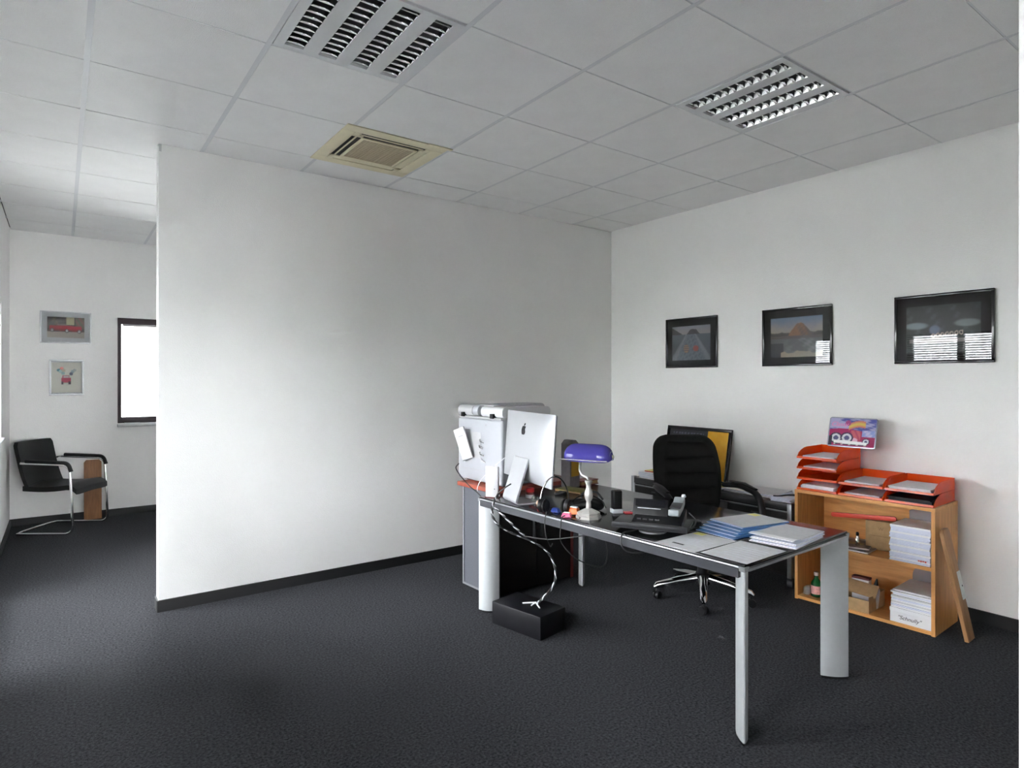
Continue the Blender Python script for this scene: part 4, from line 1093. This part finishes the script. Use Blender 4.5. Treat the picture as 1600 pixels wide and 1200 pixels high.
# tin sign on the tall tray stack
def sign_fn(u, v):
    c = mixc((.42, .40, .62), (.08, .09, .34), sm(-.4, .5, wob(u * .7, v * 1.6, 3) + (u - .5)))
    if v < .58 + .06 * math.sin(u * 5):
        c = mixc((.40, .03, .13), (.30, .03, .10), u)
    if u > .72 and .36 < v < .60: c = mixc((.28, .34, .66), (.55, .50, .72), sm(-.4, .6, wob(u * 2, v * 2)))
    # flowing warm shape across the middle
    d = abs(v - (.62 + .20 * math.sin((u - .35) * 5)))
    if .42 < u < .78 and d < .12: c = mixc((.70, .52, .12), (.62, .16, .16), sm(.0, .12, d))
    if .48 < u < .70 and .22 < v < .58: c = mixc(c, (.62, .15, .16), .75 if (u * 9 + v * 3) % 1 < .6 else .3)
    if ((u - .40) / .06) ** 2 + ((v - .84) / .10) ** 2 < 1: c = (.34, .06, .20)
    if ((u - .55) / .09) ** 2 + ((v - .22) / .09) ** 2 < 1: c = (.72, .40, .55)
    for (x, y, r1) in ((.16, .28, .105), (.40, .30, .105), (.82, .20, .06)):
        q = ((u - x) / r1) ** 2 + ((v - y) / (r1 * 1.45)) ** 2
        if q < 1.75: c = (.05, .03, .08)
        if q < 1: c = (.66, .66, .72) if q > .30 else (.10, .10, .22)
    if .12 < u < .84 and abs(v - (.15 - .05 * (u - .2))) < .055: c = (.86, .86, .88)
    if .12 < u < .84 and .045 < v < .085: c = (.08, .05, .07) if (u * 6) % 1 < .7 else (.55, .45, .45)
    if u < .08 and v < .35: c = (.05, .04, .07)
    return c
ts = empty('tin_sign', bpt(.285, .172, BHt + .0015 + 4 * (THt + .001)), BT, label='small glossy purple tin sign with a red car on the tall tray stack', cat='sign')
lt = math.asin(.055 / .20)
ts.rotation_euler = (0, lt, BT)
MB().prism(rrect(.300, .198, .016, 5, 0, .099), 'x', 0, .004).build('plate', mat('sign_steel', (.35, .36, .45), .3, metal=.6), ts, bevel=.001)
printed('sign_print', .284, .184, 84, 56, sign_fn, PRINTGL, ts, (-.0006, 0, .099))
lettering('sign_lettering', 'Classy', .042, INKPINK, ts, (-.0012, .082, .150), FACE_MX, shear=.25)

# ---- upper compartment
def stack(name, x, y, z, w, d, h, n, ms, label, cat='papers', rz=0.0, jit=.004, part='bundle'):
    r = empty(name, bpt(x, y, z), BT + rz, label=label, cat=cat)
    zz = .0
    for i in range(n):
        hh = h / n
        MB().span(0, d, -w / 2, w / 2, zz + .0004, zz + hh).build(part, ms[i % len(ms)], r, (random.uniform(-jit, jit * 2), random.uniform(-jit, jit), 0), (0, 0, R(random.uniform(-.8, .8))))
        zz += hh
    return r
es = stack('envelope_stack', .022, -.262, SHELF, .205, .24, .205, 22, [PAPERB, PAPER, PAPERB, PAPERB], 'tall stack of white envelopes on the upper shelf', 'envelopes', part='envelope_bundle')
for k in range(4):
    MB().span(-.0095, -.006, -.085 + k * .011, -.077 + k * .011, .020 + .002 * (k % 2), .028).build('red_print', INKRED, es)
gp = MB().shell(lambda u, v: (0 + .02 * math.sin(u * 3), (u - .5) * .19, v * .235 * (1 - .35 * max(0, .35 - (1 - u)) )), 10, 8, lambda u, v: (.012, 0, 0)).build('grey_plastic_sleeve', SMOKEPL, None, bpt(.295, -.270, SHELF + .06), (0, R(-4), BT), smooth=True)
gp.location = bpt(.285, -.270, SHELF + .0015); gp.scale = (1, 1, 1.22)
tag(gp, 'smoky grey plastic sleeve standing behind the envelope stack', 'sleeve')
cbx = empty('cardboard_carton', bpt(.17, -.055, SHELF), BT + R(4), label='brown cardboard carton behind the magazines on the upper shelf', cat='box')
MB().span(0, .13, -.085, .085, 0, .175).build('body', CARD, cbx, bevel=.002)
MB().span(-.001, .001, -.075, .060, .085, .088).build('flap_seam', CARDD, cbx)
lettering('carton_mark', 'W', .028, CARDD, cbx, (-.0008, .0, .13), FACE_MX)
rb = MB().prism(rrect(.38, .028, .012), 'x', 0, .012).build('red_ruler', mat('ruler_red', (.62, .055, .03), .4), None, bpt(.155, .045, SHELF + .192), (R(-5), 0, BT), bevel=.002)
tag(rb, 'orange red flat bar resting on the cardboard carton', 'ruler')
mbt = empty('metal_lighter', bpt(.11, .055, SHELF + .020), BT, label='small silver bottle standing before the carton', cat='bottle')
MB().lathe([(.012, 0), (.013, .004), (.013, .050), (.008, .060)], 14).build('body', CHROME, mbt, smooth=True)
MB().lathe([(.007, .060), (.009, .062), (.009, .078), (.005, .082)], 12).build('cap', BLACKPL, mbt, smooth=True)
def mag_fn(seed):
    def fn(u, v):
        c = mixc((.10, .09, .11), (.24, .23, .20), sm(-.5, .6, wob(u, v, seed)))
        if .3 < u < .8 and .3 < v < .55: c = mixc(c, (.26, .24, .08), .6)
        if v > .82: c = (.35, .33, .34)
        return c
    return fn
for i, (x, y, a, z, lb) in enumerate(((.02, .055, 3, 0, 'dark magazine lying flat beside the envelope stack'), (.025, .262, -2, 0, 'grey magazine lying flat at the far end of the upper shelf'), (.06, .07, 14, .0085, 'open magazine resting askew on the dark magazine'))):
    r = empty('magazine', bpt(x, y, SHELF + z), BT + R(a), label=lb, cat='magazine', group='magazines on the upper shelf')
    MB().span(0, .25, -.095, .095, .0006, .008).build('pages', PAPERG, r)
    printed('cover', .19, .25, 30, 40, mag_fn(i * 2.1), PRINT, r, (.125, 0, .0085), (0, R(90), 0))

# ---- lower compartment
def bottle(x, y, label):
    r = empty('green_bottle', bpt(x, y, BOT), BT, label=label, cat='bottle', group='green bottles in the bookcase')
    MB().lathe([(.026, 0), (.032, .004), (.032, .078), (.029, .092), (.016, .112), (.012, .120), (.012, .136)], 22).build('body', GREENGL, r, smooth=True)
    MB().lathe([(.0325, .020), (.0328, .022), (.0328, .070), (.0325, .072)], 22).build('label', LABELPK, r, smooth=True)
    MB().lathe([(.013, .134), (.0145, .136), (.0145, .154), (.011, .157)], 16).build('cap', mat('cap_pale', (.66, .52, .50), .5), r, smooth=True)
    return r
bottle(.075, .290, 'green bottle with pale cap and pink label, farther from the cardboard box')
bottle(.085, .214, 'green bottle half hidden behind the desk leg')
for i, (x, y) in enumerate(((.06, .345), (.10, .350))):
    g = MB().lathe([(.016, 0), (.020, .004), (.021, .045), (.019, .047), (.0175, .008), (.004, .006)], 18).build('small_glass', CLEARPL, None, bpt(x, y, BOT), smooth=True)
    tag(g, ['small clear glass at the far end of the lower shelf, in front', 'small clear glass at the far end of the lower shelf, behind'][i], 'glass', 'small clear glasses')
ob = empty('open_carton', bpt(.012, .045, BOT), BT, label='open cardboard box with raised flap on the lower shelf', cat='box')
MB().span(0, .004, -.095, .13, 0, .075).build('side', CARD, ob)
MB().span(.226, .23, -.095, .13, 0, .10).build('side', CARD, ob)
MB().span(.004, .226, -.095, -.091, 0, .095).build('side', CARD, ob)
MB().span(.004, .226, .126, .13, 0, .095).build('side', CARD, ob)
MB().span(.004, .226, -.091, .126, 0, .004).build('bottom', CARD, ob)
MB().span(0, .003, -.11, .11, 0, .082).build('flap', CARDD, ob, (.055, .0, .088), (R(3), R(38), 0))
MB().span(-.0006, .0, .035, .065, 0, .075).build('tape', mat('tape_tan', (.45, .30, .15), .3), ob)
wbx = empty('small_white_box', bpt(.15, .055, BOT + .006), BT + R(4), label='small white carton with black print and dark lid in the cardboard box', cat='box')
MB().span(0, .05, -.048, .048, 0, .148).build('body', PAPER, wbx, bevel=.001)
MB().span(-.001, .051, -.049, .049, .148, .160).build('lid', DARKRED, wbx)
lettering('carton_print', '914', .034, INK, wbx, (-.0008, -.008, .118), FACE_MX)
gb = empty('glue_bottle', bpt(.13, -.030, BOT + .006), BT, label='white bottle with dark spout leaning in the cardboard box', cat='bottle')
gb.rotation_euler = (R(6), 0, BT)
MB().lathe([(.020, 0), (.024, .006), (.024, .110), (.012, .142)], 18).build('body', WHITEPL, gb, smooth=True)
MB().lathe([(.012, .140), (.010, .152), (.004, .180)], 14).build('spout', BLACKPL, gb, smooth=True)
wb2 = empty('marked_white_box', bpt(.010, -.268, BOT), BT, label='flat white box with handwriting at the bottom of the bookcase', cat='box')
MB().span(0, .30, -.112, .104, 0, .078).build('body', PAPER, wb2, bevel=.002)
MB().span(-.002, .302, -.114, .106, .060, .082).build('lid', PAPER, wb2, bevel=.002)
lettering('handwriting', '"Schnully"', .030, INK, wb2, (-.0015, .005, .032), FACE_MX, shear=.3)
stack('document_stack', .016, -.272, BOT + .0835, .205, .27, .100, 12, [PAPER, PAPERB, PAPER, PAPERG], 'uneven stack of documents on the white box', 'documents', jit=.007, part='document_bundle')
def dome(u, v):
    t = u * math.pi; return (.02 * v, -.085 * math.cos(t), .03 + .125 * math.sin(t) * 1.0 * (1 if v < 2 else 1))
gd = MB().prism([( -.085 * math.cos(k / 16 * math.pi), .20 + .085 * math.sin(k / 16 * math.pi)) for k in range(17)][::-1] + [(-.085, 0), (.085, 0)], 'x', 0, .010).build('grey_disc_case', SMOKEPL, None, bpt(.325, -.262, BOT + .0015), (0, R(-3), BT), bevel=.002)
tag(gd, 'grey round-topped plastic case behind the document stack', 'case')

# ---- slat leaning on the bookcase end
sl = empty('wooden_lath', (3.995, 1.262, .0), 0, label='long wooden slat leaning on the bookcase end, with a white plate', cat='slat')
topv = Vector((3.958, 1.372, .590)) - Vector((3.995, 1.262, 0)); ln = topv.length
zax = topv.normalized(); xax = (Vector((1, 0, 0)) - zax.x * zax).normalized(); yax = zax.cross(xax)
sl.rotation_euler = Matrix((xax, yax, zax)).transposed().to_euler()
MB().prism([(-.046, 0), (.046, .0), (.046, ln - .03), (.030, ln), (-.030, ln), (-.046, ln - .02)], 'y', -.010, .010).build('plank', PLANK, sl, bevel=.002)
pt = MB().span(.004, .046, -.0125, -.0105, .215, .365).build('plate', mat('plate_white', (.62, .64, .62), .5), sl)
MB().lathe([(.005, -.001), (.005, .001)], 12).build('screw_hole', DARKGREY, pt, (.032, -.0126, .285), (R(90), 0, 0))

# ================================================================ HEDGE OUTSIDE (seen mirrored in the picture glass)
hg = bpy.data.meshes.new('hedge')
H = MB()
for k in range(22):
    cx, cyy, cz, rr = -9 + random.uniform(-1, 1), random.uniform(-6, 1.5), random.uniform(.2, 1.6), random.uniform(.7, 1.2)
    wv = random.uniform(0, 6)
    H.grid(lambda u, v: (cx + (rr + .12 * math.sin(19 * u + 13 * v + wv)) * math.cos(u * 6.283) * math.sin(v * 3.1416), cyy + rr * math.sin(u * 6.283) * math.sin(v * 3.1416), cz - rr * math.cos(v * 3.1416)), 12, 8, True)
hd = H.build('hedge', HEDGE); tag(hd, 'green hedge on the paving outside the windows', 'hedge', kind='stuff')
